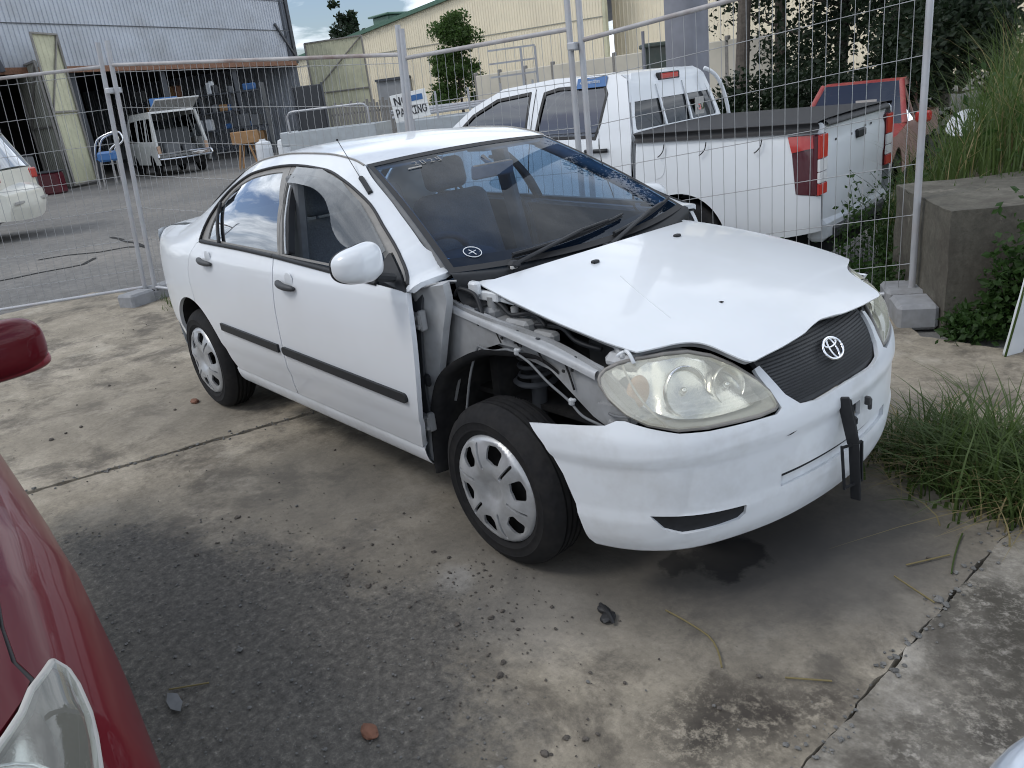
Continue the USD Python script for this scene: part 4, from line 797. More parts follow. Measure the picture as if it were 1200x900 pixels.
# number plate bracket hanging from one screw
pbk = [bar((.835, -.025, .555), (.872, -.018, .40), .012, .040, .003), bar((.872, -.018, .41), (.885, -.012, .165), .010, .034, .003), bar((.846, -.012, .545), (.868, -.004, .43), .008, .02, .002), bar((.850, -.050, .40), (.862, -.048, .25), .006, .008), bar((.862, -.048, .255), (.884, -.012, .265), .006, .008), bar((.850, -.050, .395), (.872, -.018, .40), .006, .008), bar((.880, .018, .40), (.885, .016, .26), .006, .009), bar((.872, -.018, .395), (.880, .018, .40), .006, .008), bar((.885, .016, .265), (.884, -.012, .262), .006, .008), bx((.855, .004, .47), (.03, .02, .03), .006)]
pbk = [q.apply_translation((0, -.032, .0)) for q in pbk]; pbk[1] = bar((.872, -.050, .41), (.884, -.045, .205), .010, .034, .003)
car.part('plate_bracket', pbk, 'black_plastic', False, bumper)
car.part('plate_clip', [bx((.84, .10, .49), (.02, .012, .03), .003), bx((.842, .112, .475), (.012, .012, .04), .003)], 'grey_black_plastic', False, bumper)
# grille with badge
gr = [(-.34, .738), (-.25, .752), (-.14, .753), (-.06, .757), (0, .768)]; gl = [(-.316, .674), (-.29, .628), (-.249, .593), (-.172, .581), (0, .588)]
GP = Polygon(gr+[(-a, b) for a, b in gr[::-1][1:]]+[(-a, b) for a, b in gl]+gl[::-1][1:])
grl = lambda u_, z: -.014+.0*u_
grille = car.part('grille', panel(GP.buffer(.008), noseo(grl), .02, .02, (1, 0, 0)), 'grey_black_plastic', True)
for zz in np.arange(.594, .757, .0085):
    s_ = GP.intersection(LineString([(-.4, zz), (.4, zz)]))
    if s_.is_empty: continue
    a, b = s_.bounds[0]+.01, s_.bounds[2]-.01; u_ = np.linspace(a, b, 30); p = noseo(-.010)(u_, np.full(30, zz)); car.part('grille_slat', tube(p, .0017, 4), 'black_plastic', True, grille)
gc = noseo(.006)(A3([0.]), A3([.688]))[0]; tz = nose(A3([0.]), A3([.70]))[0]-nose(A3([0.]), A3([.676]))[0]
EM = frameM(gc, (0, 1, 0), tz)
def ell(a, b, cy, r, n=40): return tube(np.stack([a*np.cos(np.linspace(0, 2*np.pi, n)), cy+b*np.sin(np.linspace(0, 2*np.pi, n)), np.zeros(n)], 1), r, 7)
em = cat([ell(.051, .036, 0, .0052), ell(.018, .035, 0, .004), ell(.034, .0135, .019, .004)]); em.vertices[:, 2] *= .8; em.apply_transform(EM)
car.part('badge', em, 'chrome', True, grille)
# headlights
lp = [(-.920, .748), (-.905, .766), (-.865, .781), (-.797, .790), (-.677, .792), (-.565, .785), (-.49, .766), (-.435, .736), (-.385, .694), (-.350, .652), (-.331, .603), (-.40, .598), (-.462, .600), (-.576, .604), (-.668, .611), (-.754, .632), (-.818, .660), (-.876, .698), (-.91, .730)]
LP = Polygon(lp).buffer(-.012).buffer(.010)
def lens_b(u_, z): return .002+.020*np.sin(np.clip((z-.60)/.185, 0, 1)*np.pi)*np.clip((u_+.95)/.2, 0, 1)
def lens_f(sgn=1): return noseo(lens_b)
def dish(c, d, r, depth, n=28):
    P = [(r*math.sin(t), -depth*math.cos(t)) for t in np.linspace(.12, math.pi/2, 10)]+[(r*1.07, .003), (r*1.08, -.01)]
    m = revolve(P, n, 'z'); z = A3(d, float)/np.linalg.norm(d); x = np.cross([0, 0, 1.], z); m.apply_transform(frameM(c, x, np.cross(z, x))); return m
for s in (1, -1):
    mm = (lambda m: m) if s > 0 else mirror_y
    hl = car.part('headlight', mm(cat([panel(LP, noseo(lambda u_, z: -.075+0*u_), .03, 0, (1, 0, 0)), grid(np.stack([noseo(lambda u_, z: -.075+0*u_)(*np.array(LP.exterior.coords).T), noseo(lambda u_, z: -.004+0*u_)(*np.array(LP.exterior.coords).T)]))])), 'light_primer', True)
    pl = LP.buffer(-.012)
    wav = lambda u_, z: -.050+.016*np.sin(u_*11+1.3)+.013*np.sin(z*34)+.006*np.sin(u_*46)*(u_ < -.72)
    car.part('reflector', mm(panel(pl, noseo(wav), .02, 0, (1, 0, 0))), 'reflector_chrome', True, hl)
    for (uc, zc_, r, dp) in ((-.61, .692, .070, .06), (-.455, .682, .056, .05)):
        c = noseo(-.028)(A3([uc]), A3([zc_]))[0]; car.part('reflector_bowl', mm(dish(c, (.93, -.20, .22), r, dp)), 'reflector_chrome', True, hl)
        car.part('bulb', mm(trimesh.creation.icosphere(2, .011).apply_translation(c-A3([.01, 0, 0]))), 'chrome', True, hl)
    c = noseo(-.045)(A3([-.79]), A3([.70]))[0]; im = trimesh.creation.icosphere(3, 1.); im.vertices = im.vertices*[.022, .045, .05]+c
    car.part('indicator', mm(im), 'amber_plastic', True, hl)
    dv = noseo(lambda u_, z: lens_b(u_, z)-.006)(np.linspace(-.845, -.70, 14), np.linspace(.776, .622, 14)); car.part('lens_divider', mm(tube(dv, .0035, 6)), 'headlining', True, hl)
    car.part('lens', mm(panel(LP, lens_f(), .02, .015, (1, 0, 0))), 'lens_plastic', True, hl)
    er = np.array(LP.buffer(.004).exterior.coords); car.part('lens_rim', mm(tube(noseo(lambda u_, z: .0*u_)(er[:, 0], er[:, 1]), .0065, 6, False)), 'frame_grey', True, hl)
# far wing
xs = np.linspace(-.24, .33, 24)
wl = [np.stack([xs, .655+0*xs, hoodz(xs, .65+0*xs)-.012], 1), np.stack([xs, .735-Tx(xs)*.6, hoodz(xs, .65+0*xs)-.05], 1), np.stack([xs, .80-Tx(xs), hoodz(xs, .65+0*xs)*.55+.33], 1), np.stack([xs, w(xs, .72+0*xs), .72+0*xs], 1)]
car.part('front_wing', loft(wl, 30, 10), 'white_paint', True)
fw_poly = Polygon([(-.31, .72), (.5, .72), (.40, .58)]+[(.37*math.cos(a), .30+.365*math.sin(a)) for a in np.radians(np.linspace(40, 176, 22))]+[(-.43, .27)])
car.part('front_wing_side', mirror_y(panel(fw_poly, SIDE, .04, .02)), 'white_paint', True)
# ---- stripped near front corner
AY = -.675
top = [(-.375, .905), (-.15, .868), (.085, .829), (.255, .800), (.40, .770)]
arc = [(.50, .575), (.43, .575), (.36, .60), (.27, .655), (.18, .71), (.05, .762), (-.05, .768), (-.20, .715), (-.31, .61), (-.385, .46), (-.42, .25)]
apron = Polygon([(-.47, .93)]+top+[(.45, .75), (.52, .70), (.555, .645)]+arc+[(-.50, .25)])
ap = car.part('inner_wing', panel(apron, XZ(lambda x, z: AY+.015*np.sin(x*9)*np.clip((z-.5)*3, 0, 1)+.02*np.clip(-x-.25, 0, 1)), .03, .012), 'grey_primer', True)
tp = np.array([(x, AY-.008, z) for x, z in spline(top, 24)])
tp = tp-[0, 0, .014]; fl = [tp+[0, -.014, -.022], tp+[0, -.012, -.004], tp+[0, .0, .002], tp+[0, .022, .002], tp+[0, .034, -.002], tp+[0, .036, -.10]]
car.part('inner_wing_flange', loft(fl, 30, 12), 'light_primer', True, ap)
for x in (-.24, -.155, -.07, .02, .13, .26): 
    zt = np.interp(x, *np.array(top).T)-.02; zb_ = max(zt-.25, np.interp(x, *np.array(arc[::-1]).T)+.012)
    car.part('panel_seam', tube(np.array([(x-.01, AY-.004, zt), (x+.015, AY-.006, (zt+zb_)/2), (x+.03, AY-.004, zb_)]), .0035, 5), 'liner', True, ap)
rng = np.random.default_rng(3)
for i in range(9):
    x = rng.uniform(-.2, .42); z = np.interp(x, *np.array(top).T)-rng.uniform(.02, .07); car.part('bolt_hole', bx((x, AY-.012, z), (.012, .006, .010), .002), 'dark_void', False, ap)
# hinge pillar
hp = Polygon([(-.46, .955), (-.36, .945), (-.22, .972), (-.235, .915), (-.285, .80), (-.345, .64), (-.39, .45), (-.415, .245), (-.56, .245), (-.53, .5), (-.47, .75)])
hpl = car.part('hinge_pillar', panel(hp, XZ(lambda x, z: -.735-.02*np.exp(-((x+.43+(.6-z)*.1)/.035)**2)-.02*np.clip((z-.9)/.07, 0, 1)), .02, .03), 'light_primer', True)
for z in (.832, .43):
    x = -.385-(.83-z)*.11
    car.part('door_hinge', [bx((x, -.775, z), (.075, .03, .05), .006), bx((x+.03, -.77, z), (.02, .03, .075), .005), tube(np.array([(x-.012, -.795, z-.035), (x-.012, -.795, z+.035)]), .010, 8), bx((x+.012, -.792, z+.012), (.016, .012, .016), .003), bx((x+.03, -.79, z-.02), (.016, .012, .016), .003)], 'grey_primer', False, hpl)
car.part('grommet', bx((-.385, -.768, .60), (.04, .02, .05), .012), 'black_plastic', False, hpl)
car.part('door_wiring', tube(spline([(-.42, -.77, .93), (-.405, -.785, .80), (-.41, -.785, .68), (-.43, -.785, .60), (-.45, -.78, .45), (-.47, -.77, .34)], 26), .010, 7), 'black_plastic', True, hpl)
# wheel arch inside
la = spline([(-.435, .20), (-.415, .42), (-.35, .59), (-.22, .70), (-.05, .762), (.11, .766), (.18, .745), (.22, .72)], 44)
ow = np.interp(la[:, 0], [-.44, -.30, -.05, .15, .22], [.765, .762, .73, .682, .672])
lb = [np.stack([la[:, 0]*k+.0, -np.where(y > 0, y, ow+y), (la[:, 1]-.3)*k+.3], 1) for y, k in ((-0., 1.0), (-.004, .965), (-.03, .935), (.60, .95), (.44, .95))]
car.part('wheel_arch_liner', [grid(np.stack(lb)), panel(Polygon([tuple(p) for p in la]+[(.5, .2), (-.4, .2)]), XZ(lambda x, z: 0*x-.44), .08, 0)], 'liner', True)
st = [tube(np.array([(-.03, -.56, .30), (-.05, -.52, .60)]), .028, 12), revolve([(.075, 0), (.085, .01), (.07, .02)], 20, 'z').apply_translation((-.05, -.53, .585))]
sp_ = np.array([(-.05+.062*math.cos(t), -.525+.062*math.sin(t), .595+.16*t/30) for t in np.linspace(0, 30, 150)]); st.append(tube(sp_, .008, 6))
car.part('suspension_strut', st, 'trim_dark', True)
wires = [spline([(-.13, -.71, .755), (-.18, -.715, .66), (-.22, -.72, .54), (-.235, -.73, .46)], 20), spline([(-.13, -.71, .757), (-.08, -.70, .745), (.02, -.70, .765), (.10, -.70, .745), (.2, -.705, .69), (.28, -.70, .645), (.35, -.71, .61), (.42, -.70, .59), (.47, -.69, .56)], 40), spline([(.45, -.70, .64), (.50, -.71, .645), (.55, -.70, .655)], 12), spline([(.44, -.70, .56), (.5, -.70, .60), (.545, -.70, .62)], 12)]
for wv in wires: car.part('brake_wire', tube(wv, .0045, 6), 'trim_grey', True)
for c in ((.06, -.70, .765), (.30, -.705, .645), (-.235, -.735, .455)): car.part('wire_clip', [bx(c, (.020, .016, .024), .005), bx(A3(c)+[.012, 0, .008], (.012, .012, .010), .003)], 'light_primer', False)
car.part('bumper_bracket', [panel(Polygon([(.40, .66), (.50, .665), (.53, .59), (.49, .55), (.44, .60)]), XZ(lambda x, z: AY-.02+.04*(x-.4)), .03, .02), bar((.44, -.69, .61), (.51, -.68, .575), .025, .025, .005)], 'grey_primer', True)
# engine bay seen in the gap below the bonnet
eb = [bx((.30, -.36, .66), (.38, .30, .22), .02), bx((0, -.30, .72), (.26, .34, .20), .03), bx((.33, .2, .66), (.5, .5, .2), .02), bx((-.2, 0, .62), (.04, 1.2, .55)), bx((.10, 0, .50), (1.0, 1.1, .02))]
car.part('engine', eb, 'liner', False)
car.part('strut_tower', [trimesh.creation.cylinder(.10, .06, sections=28).apply_translation((-.06, -.54, .80)), bx((-.22, -.585, .84), (.17, .09, .05), .015), bx((-.02, -.605, .815), (.12, .05, .05), .012), bx((.10, -.60, .795), (.10, .045, .04), .01), trimesh.creation.cylinder(.018, .06, sections=14).apply_translation((-.16, -.60, .87)), trimesh.creation.cylinder(.014, .05, sections=14).apply_translation((-.05, -.595, .85))], 'grey_primer', 30)
for i, (x, z) in enumerate(((-.28, .885), (-.17, .875), (-.08, .845), (.04, .83), (.13, .815), (.30, .785))): car.part('flange_bolt', [trimesh.creation.cylinder(.009, .012, sections=6).apply_translation((x, AY+.012, z-.008)), trimesh.creation.cylinder(.015, .003, sections=14).apply_translation((x, AY+.012, z-.012))], 'trim_dark', False)
car.part('battery', bx((.33, -.47, .735), (.20, .16, .12), .012), 'grey_black_plastic')
for q in ([(-.27, -.64, .885), (-.2, -.60, .905), (-.12, -.60, .875), (-.05, -.61, .85), (.02, -.59, .86), (.1, -.60, .83)], [(-.30, -.65, .90), (-.26, -.655, .93), (-.20, -.645, .915), (-.16, -.655, .87), (-.14, -.665, .84)], [(.05, -.60, .825), (.15, -.585, .83), (.24, -.60, .80), (.33, -.585, .785)]): car.part('wiring_loom', tube(spline(q, 40), .008, 7), 'black_plastic', True)
car.part('hood_hinge', [bar((-.27, -.60, .90), (-.12, -.60, .90), .02, .035, .005), bar((-.2, -.59, .90), (-.06, -.575, .885), .03, .02, .005), bx((-.23, -.615, .925), (.05, .03, .05), .008)], 'white_paint_dirty')
car.part('lamp_bracket', [bx((.44, -.60, .775), (.12, .09, .05), .02), bar((.46, -.63, .79), (.40, -.60, .82), .02, .02, .005)], 'light_primer')
cw = [spline([(.50, -.635, .785), (.47, -.63, .815), (.455, -.62, .81), (.44, -.63, .80), (.425, -.62, .785)], 20)]
car.part('lamp_connector', [tube(q, .006, 6) for q in cw], 'white_paint_dirty', True)
# body shell that closes the car: floor, firewall, boot lid, tail
car.part('underbody', [bx((-1.5, 0, .24), (3.4, 1.20, .04)), bx((.30, 0, .24), (.5, .8, .04)), bx((-.42, 0, .55), (.04, 1.30, .62)), bx((-2.35, 0, .6), (.05, 1.3, .55))], 'dark_void')
xs = np.linspace(-2.72, -3.32, 12)
car.part('boot_lid', loft([np.stack([xs, y*np.interp(xs, [-3.3, -2.72], [.57, .63]), np.interp(xs, [-3.32, -3.0, -2.72], [1.005, 1.035, 1.045])+.03*(1-abs(y)**2)], 1) for y in np.linspace(-1, 1, 9)], 14, 30), 'white_paint', True)
pl_ = spline([(-3.28, -.70), (-3.38, -.62), (-3.45, -.45), (-3.48, -.2), (-3.485, 0), (-3.48, .2), (-3.45, .45), (-3.38, .62), (-3.28, .70)], 40)
car.part('rear_bumper', loft([np.stack([pl_[:, 0]+dx, pl_[:, 1], np.full(40, z)], 1) for z, dx in ((.26, .05), (.32, 0), (.5, -.03), (.62, -.02), (.68, .02), (.85, .02), (1.0, .06))], 40, 20), 'white_paint', True)
for s in (-1, 1): car.part('tail_lamp', bx((-3.43, s*.55, .83), (.04, .2, .16), .02, s*-.5), 'amber_plastic')
# antenna
an = A3([-.905, -float(w(-.905, 1.275))-.003, 1.268]); ad = A3([-.75, .10, .55]); ad /= np.linalg.norm(ad)
car.part('antenna', [tube(np.array([(x, -float(w(x, z))-.004, z) for x, z in ((-.955, 1.293), (-.93, 1.281), (-.88, 1.254), (-.855, 1.240))]), .0115, 8), tube(np.array([an+[-.04, 0, .012], an+ad*.30]), .0016, 5), trimesh.creation.icosphere(2, .005).apply_translation(an+ad*.30)], 'black_plastic', 30)
# cabin
def rbox(c, s, r=.05, ry=0, n=2):
    m = trimesh.creation.box([1, 1, 1]); 
    for _ in range(4): m = m.subdivide()
    v = m.vertices*np.asarray(s); h = np.asarray(s)/2; q = np.clip(v, -(h-r), h-r); d = v-q; l = np.linalg.norm(d, axis=1, keepdims=True)
    v = q+d/np.maximum(l, 1e-9)*np.minimum(l, r); m = TM(v, m.faces)
    if ry: m.apply_transform(trimesh.transformations.rotation_matrix(ry, [0, 1, 0]))
    m.apply_translation(c); return m
for s in (-1, 1):
    y = s*.37
    se = car.part('front_seat', [rbox((-1.24, y, .47), (.52, .48, .16), .06, -.1), rbox((-1.56, y, .79), (.15, .47, .60), .065, -.32)], 'seat_fabric', True)
    car.part('headrest', [rbox((-1.665, y, 1.175), (.10, .26, .17), .045, -.2), tube(np.array([(-1.64, y-.06, 1.0), (-1.66, y-.06, 1.12)]), .007), tube(np.array([(-1.64, y+.06, 1.0), (-1.66, y+.06, 1.12)]), .007)], 'seat_fabric', True, se)
car.part('rear_seat', [rbox((-2.12, 0, .47), (.50, 1.22, .16), .06), rbox((-2.42, 0, .80), (.14, 1.24, .62), .06, -.4)]+[rbox((-2.56, y, 1.10), (.09, .26, .12), .04, -.2) for y in (-.36, .36)], 'seat_fabric', True)
car.part('parcel_shelf', bx((-2.68, 0, 1.02), (.34, 1.2, .02)), 'trim_dark')
for s in (-1, 1):
    car.part('b_pillar', bar((-1.42, s*.745, .40), (-1.46, s*.60, 1.31), .05, .10, .01), 'trim_grey')
car.part('seat_belt', bar((-1.50, -.585, 1.22), (-1.50, -.64, .55), .045, .004), 'frame_grey')
yv = np.linspace(-.68, .68, 30)
dsh = [np.stack([x+0*yv-.10*(1-np.abs(yv)/.68)*k, yv, z+0*yv], 1) for x, z, k in ((-.30, .945, -1), (-.48, .925, 0), (-.62, .91, .2), (-.68, .87, .2), (-.66, .70, .2), (-.60, .5, .2))]
car.part('dashboard', [loft(dsh, 40, 24), rbox((-.66, -.37, .93), (.18, .34, .08), .035)], 'trim_dark', True)
R = trimesh.transformations.rotation_matrix(math.radians(-66), [0, 1, 0]); sw = trimesh.creation.torus(.175, .0155, 40, 10)
spk = [sw, rbox((0, 0, -.01), (.10, .13, .05), .02), bx((0, .10, -.01), (.035, .12, .018), .005), bx((0, -.10, -.01), (.035, .12, .018), .005), bx((-.09, 0, -.01), (.12, .035, .018), .005)]
swm = cat(spk); swm.apply_transform(R); swm.apply_translation((-.80, -.37, .875))
car.part('steering_wheel', [swm, tube(np.array([(-.80, -.37, .87), (-.55, -.37, .76)]), .03)], 'trim_dark', 40)
car.part('interior_mirror', [rbox((-.80, 0, 1.245), (.025, .23, .062), .012, .15), tube(np.array([(-.80, 0, 1.26), (-.86, 0, 1.30)]), .012)], 'trim_grey', True)
car.part('headlining', panel(Polygon(rp).buffer(-.03), lambda x, y: np.stack([x, y, roofz(x, y)-.03], 1), .12, 0, (0, 0, -1)), 'headlining', True)
for s in (-1, 1): car.part('sun_visor', bx((-1.05, s*.30, 1.315), (.14, .36, .012), .004), 'headlining')
for s in (-1, 1):
    wsi = ws(np.full(12, s*.985), np.linspace(.02, .98, 12))+[-.03, -s*.02, -.02]; car.part('a_pillar_trim', tube(wsi, .028, 7), 'trim_grey', True)
# wheels
def wheel(x, y, s):
    tp_ = [(.19, -.070), (.200, -.084), (.214, -.0905), (.216, -.0935), (.221, -.0940), (.224, -.0920), (.243, -.0935), (.246, -.0955), (.249, -.0930), (.262, -.088), (.2765, -.077), (.287, -.064), (.293, -.052)]
    tread = []
    for a in (-.036, -.012, .012, .036): tread += [(.2965, a-.005), (.289, a-.004), (.289, a+.004), (.2965, a+.005)]
    prof = tp_+tread+[(r, -h) for r, h in tp_[::-1]]
    ty = revolve(prof, 72); N = len(prof); ang = np.arange(72)
    V = ty.vertices.reshape(N, 72, 3)
    for i, (r, h) in enumerate(prof):                       # shoulder lugs
        if .280 < r < .2972 and abs(h) > .048: V[i, ang % 3 == 0] *= [.985, 1, .985]
    ty = TM(V.reshape(-1, 3), ty.faces)
    R = trimesh.transformations.rotation_matrix(.3, [0, 1, 0])
    holes = []
    for k in range(6):
        a = math.radians(60*k+17)
        pw = [(rr*math.cos(a+t), rr*math.sin(a+t)) for rr, t in ((.124, -.20), (.112, 0), (.124, .20), (.166, .19), (.172, 0), (.166, -.19))]
        holes.append(Polygon(pw).buffer(-.006).buffer(.011))
        b = a+math.radians(30); holes.append(LineString([(.088*math.cos(b), .088*math.sin(b)), (.170*math.cos(b), .170*math.sin(b))]).buffer(.0062))
    disc = shapely.geometry.Point(0, 0).buffer(.197, 40).difference(shapely.union_all(holes))
    dome = PI([0, .02, .035, .05, .09, .14, .175, .186, .192, .198], [-.004, -.006, -.009, -.018, -.030, -.026, -.016, -.014, -.008, .004])
    def capf(u_, v_):
        r = np.hypot(u_, v_); th = np.arctan2(v_, u_)-math.radians(17+30)
        rib = .011*np.cos(6*th)*np.clip((r-.07)/.05, 0, 1)*np.clip((.19-r)/.02, 0, 1)
        return np.stack([u_, -.080+dome(r)-rib*.6, v_], 1)
    hc = panel(disc, capf, .0085, .010, (0, -1, 0))
    well = revolve([(.02, -.045), (.19, -.05), (.195, -.07), (.2, -.07)], 40)
    bd = cat([ell(.016, .011, 0, .0016, 24), ell(.006, .011, 0, .0014, 24), ell(.011, .0045, .005, .0014, 24), ])
    bd.apply_transform(frameM((0, -.083, 0), (1, 0, 0), (0, 0, 1)))
    T = trimesh.transformations.translation_matrix((x, y, .292)); fl_ = (lambda m: m) if s < 0 else mirror_y
    def pl(m): m = fl_(m.copy()); m.apply_transform(T); return m
    wp = car.part('wheel', pl(well), 'liner', True)
    car.part('tyre', pl(ty), 'tyre_rubber', 50, wp); car.part('hubcap', pl(hc), 'hubcap_silver', True, wp); car.part('hub_badge', pl(bd), 'hubcap_silver', True, wp)
for x in (0, -2.6):
    for s in (-1, 1): wheel(x, s*.728, s)

# ================================================================== OTHER VEHICLES
def offset_in(f, o): return lambda u, v: f(u, v)+A3([0, 0, 0])
class Shell:
    """A vehicle body whose cross-section half width is W(x, z); outlines are drawn in side view (x forward, z up)."""
    def __init__(s, t, W): s.t, s.W = t, W
    def side(s, name, poly, mt, sgn=0, off=0., h=.05, thick=.015, smooth=True, parent=None, label=None):
        out = []
        for k in ((1, -1) if sgn == 0 else (sgn,)):
            f = XZ(lambda x, z: k*(s.W(x, z)+off)); out.append(s.t.part(name, panel(poly, f, h, thick, (0, k, 0)), mt, smooth, parent, label=label))
        return out
    def wrap(s, name, line, mt, inset=0., crown=0., n=24, m=11, smooth=True, parent=None, bow=0., frac=1.):
        P = resample(line, n); a = np.linspace(-1, 1, m)*frac; wv = s.W(P[:, 0], P[:, 1])-inset
        d = np.gradient(P, axis=0); d /= np.linalg.norm(d, axis=1, keepdims=True)+1e-9; nn = np.stack([-d[:, 1], d[:, 0]], 1)
        V = np.stack([np.stack([P[:, 0]+nn[:, 0]*(crown*(1-q*q)), q*wv, P[:, 1]+nn[:, 1]*(crown*(1-q*q))], 1) for q in a], 1)
        return s.t.part(name, grid(V), mt, smooth, parent)
def arch_pts(cx, cz, r, a0=180, a1=0, n=20): return [(cx+r*math.cos(a), cz+r*math.sin(a)) for a in np.radians(np.linspace(a0, a1, n))]
def simple_wheel(t, x, y, s, R, wd, rim, cap='hubcap_silver', world=False):
    ty = revolve([(rim, -wd*.42), (R*.88, -wd*.5), (R*.97, -wd*.42), (R, -wd*.3), (R*.985, -.02), (R*.985, .02), (R, wd*.3), (R*.97, wd*.42), (R*.88, wd*.5), (rim, wd*.42)], 40)
    hs = [Polygon([(rr*math.cos(a+t_), rr*math.sin(a+t_)) for rr, t_ in ((rim*.45, -.18), (rim*.45, .18), (rim*.85, .24), (rim*.85, -.24))]) for a in np.radians(np.arange(6)*60)]
    cp = panel(shapely.geometry.Point(0, 0).buffer(rim*1.01, 24).difference(shapely.union_all(hs)), lambda u_, v_: np.stack([u_, -wd*.40+0*u_, v_], 1), rim*.12, .02)
    bk = revolve([(.01, -wd*.25), (rim, -wd*.28)], 24)
    T = trimesh.transformations.translation_matrix((x, y, R)); f = (lambda m: m) if s < 0 else mirror_y
    def pl(m): m = f(m.copy()); m.apply_transform(T); return m
    w_ = t.part('wheel', pl(bk), 'liner', True); t.part('tyre', pl(ty), 'tyre_rubber', 40, w_); t.part('rim', pl(cp), cap, True, w_)
plain('tub_white', (.60, .62, .64), .5, noise=.05)
pane('ute_back_glass', (.12, .14, .15), .9)
# ---- white utility truck behind the fence; x = 0 at the tailgate, forwards along its own x
UY = math.radians(189)
uf, ul = A3([math.cos(UY), math.sin(UY), 0]), A3([-math.sin(UY), math.cos(UY), 0])
upos = A3([-.98, 3.10, 0])-ul*.875; upos[2] = -.17
plain('ute_white', (.62, .645, .67), .32, coat=.5, coat_r=.08, dirt=(.5, .5, .48), dirt_amt=.2, dscale=2.)
plain('tail_red', (.36, .025, .02), .22, coat=.6); plain('tail_dark', (.05, .008, .012), .2, coat=.6); plain('tail_clear', (.62, .62, .62), .2, coat=.6); plain('label_blue', (.035, .12, .30), .5); plain('vinyl_black', (.022, .022, .024), .6, noise=.2, scale=20, bump=.15, bscale=60)
pane('ute_glass', (.10, .115, .125), 2.6)
ute = Thing('utility_truck', tuple(upos), UY, 'white dual cab utility truck with black tonneau cover parked behind the wire fence', 'utility truck')
uLz = PI([.3, .5, .62, .80, 1.0, 1.18, 1.27], [.80, .855, .872, .875, .865, .845, .815])
def uW(x, z):
    x, z = np.asarray(x, float), np.asarray(z, float)
    lo = uLz(np.clip(z, .3, 1.27)); up = .815-.20*np.clip((z-1.27)/.50, 0, 1.1)**1.25
    tp = np.interp(x, [0, .05, .14, 4.2, 4.9, 5.2], [.05, .02, 0, 0, .05, .22])
    return np.where(z <= 1.27, lo, up)-tp
U = Shell(ute, uW)
arR = arch_pts(1.10, .42, .385, 178, 2, 24); arF = arch_pts(4.20, .42, .385, 178, 2, 24)
lampP = Polygon([(0, .77), (0, 1.20), (.24, 1.195), (.205, 1.10), (.185, .95), (.165, .79)])
bed = Polygon([(0, .52), (0, 1.245), (.02, 1.27), (1.47, 1.27), (1.49, 1.20), (1.50, .50)]+arR[::-1]+[(.67, .42), (.25, .47)]).difference(lampP)
U.side('bed_side', bed, 'ute_white')
cabp = Polygon([(1.535, .40), (1.54, 1.25), (1.60, 1.50), (1.66, 1.70), (1.74, 1.745), (2.4, 1.77), (3.0, 1.735), (3.35, 1.60), (3.68, 1.38), (3.95, 1.22), (4.6, 1.13), (5.0, 1.02), (5.15, .85), (5.18, .5), (4.65, .42)]+arF[::-1]+[(3.77, .36)])
wr = Polygon([(1.90, 1.26), (2.00, 1.275), (2.55, 1.285), (2.50, 1.66), (2.35, 1.685), (1.87, 1.675), (1.83, 1.60), (1.86, 1.38)]); wf_ = Polygon([(2.66, 1.29), (3.58, 1.33), (3.33, 1.53), (3.05, 1.645), (2.66, 1.675)])
sidep = U.side('cab_side', cabp.difference(wr).difference(wf_), 'ute_white')
for p_ in (wr, wf_): U.side('window_glass', p_.buffer(.012), 'ute_glass', off=-.012, thick=0)
U.side('window_rubber', wr.buffer(.012).difference(wr.buffer(-.014)), 'rubber_seal', off=.002, thick=.006, h=.03); U.side('window_rubber', wf_.buffer(.012).difference(wf_.buffer(-.014)), 'rubber_seal', off=.002, thick=.006, h=.03)
for ln in ([(1.86, 1.26), (1.80, 1.0), (1.72, .80), (1.66, .45)], [(2.60, 1.70), (2.60, 1.27), (2.63, .8), (2.63, .42)], [(3.62, 1.35), (3.70, 1.2), (3.72, .7), (3.70, .42)]):
    q = spline(ln, 16)
    for k in (1, -1): ute.part('door_gap', tube(np.array([(x, k*(float(uW(x, z))+.0005), z) for x, z in q]), .0045, 5), 'rubber_seal', True)
for (hx, hh_) in ((1.87, 1.165), (2.95, 1.165)):
    for k in (1, -1): ute.part('door_handle', tube(np.array([(hx-.11, k*(float(uW(hx, hh_))+.008), hh_), (hx-.08, k*(float(uW(hx, hh_))+.03), hh_), (hx+.08, k*(float(uW(hx, hh_))+.03), hh_), (hx+.11, k*(float(uW(hx, hh_))+.008), hh_)]), .017, 8), 'black_plastic', True)
fl_ = shapely.geometry.Point(1.30, 1.0).buffer(.075); U.side('fuel_flap', fl_, 'ute_white', 1, .003, .03, .006)
U.wrap('cab_roof', [(1.60, 1.52), (1.64, 1.68), (1.70, 1.735), (1.9, 1.755), (2.4, 1.77), (3.0, 1.735)], 'ute_white', crown=-.0, n=30)
U.wrap('windscreen', [(3.0, 1.735), (3.35, 1.60), (3.68, 1.38), (3.95, 1.22)], 'ute_glass', inset=.02)
U.wrap('bonnet', [(3.95, 1.22), (4.6, 1.13), (5.0, 1.02), (5.15, .85)], 'ute_white'); U.wrap('nose', [(5.15, .85), (5.18, .5)], 'grey_black_plastic')
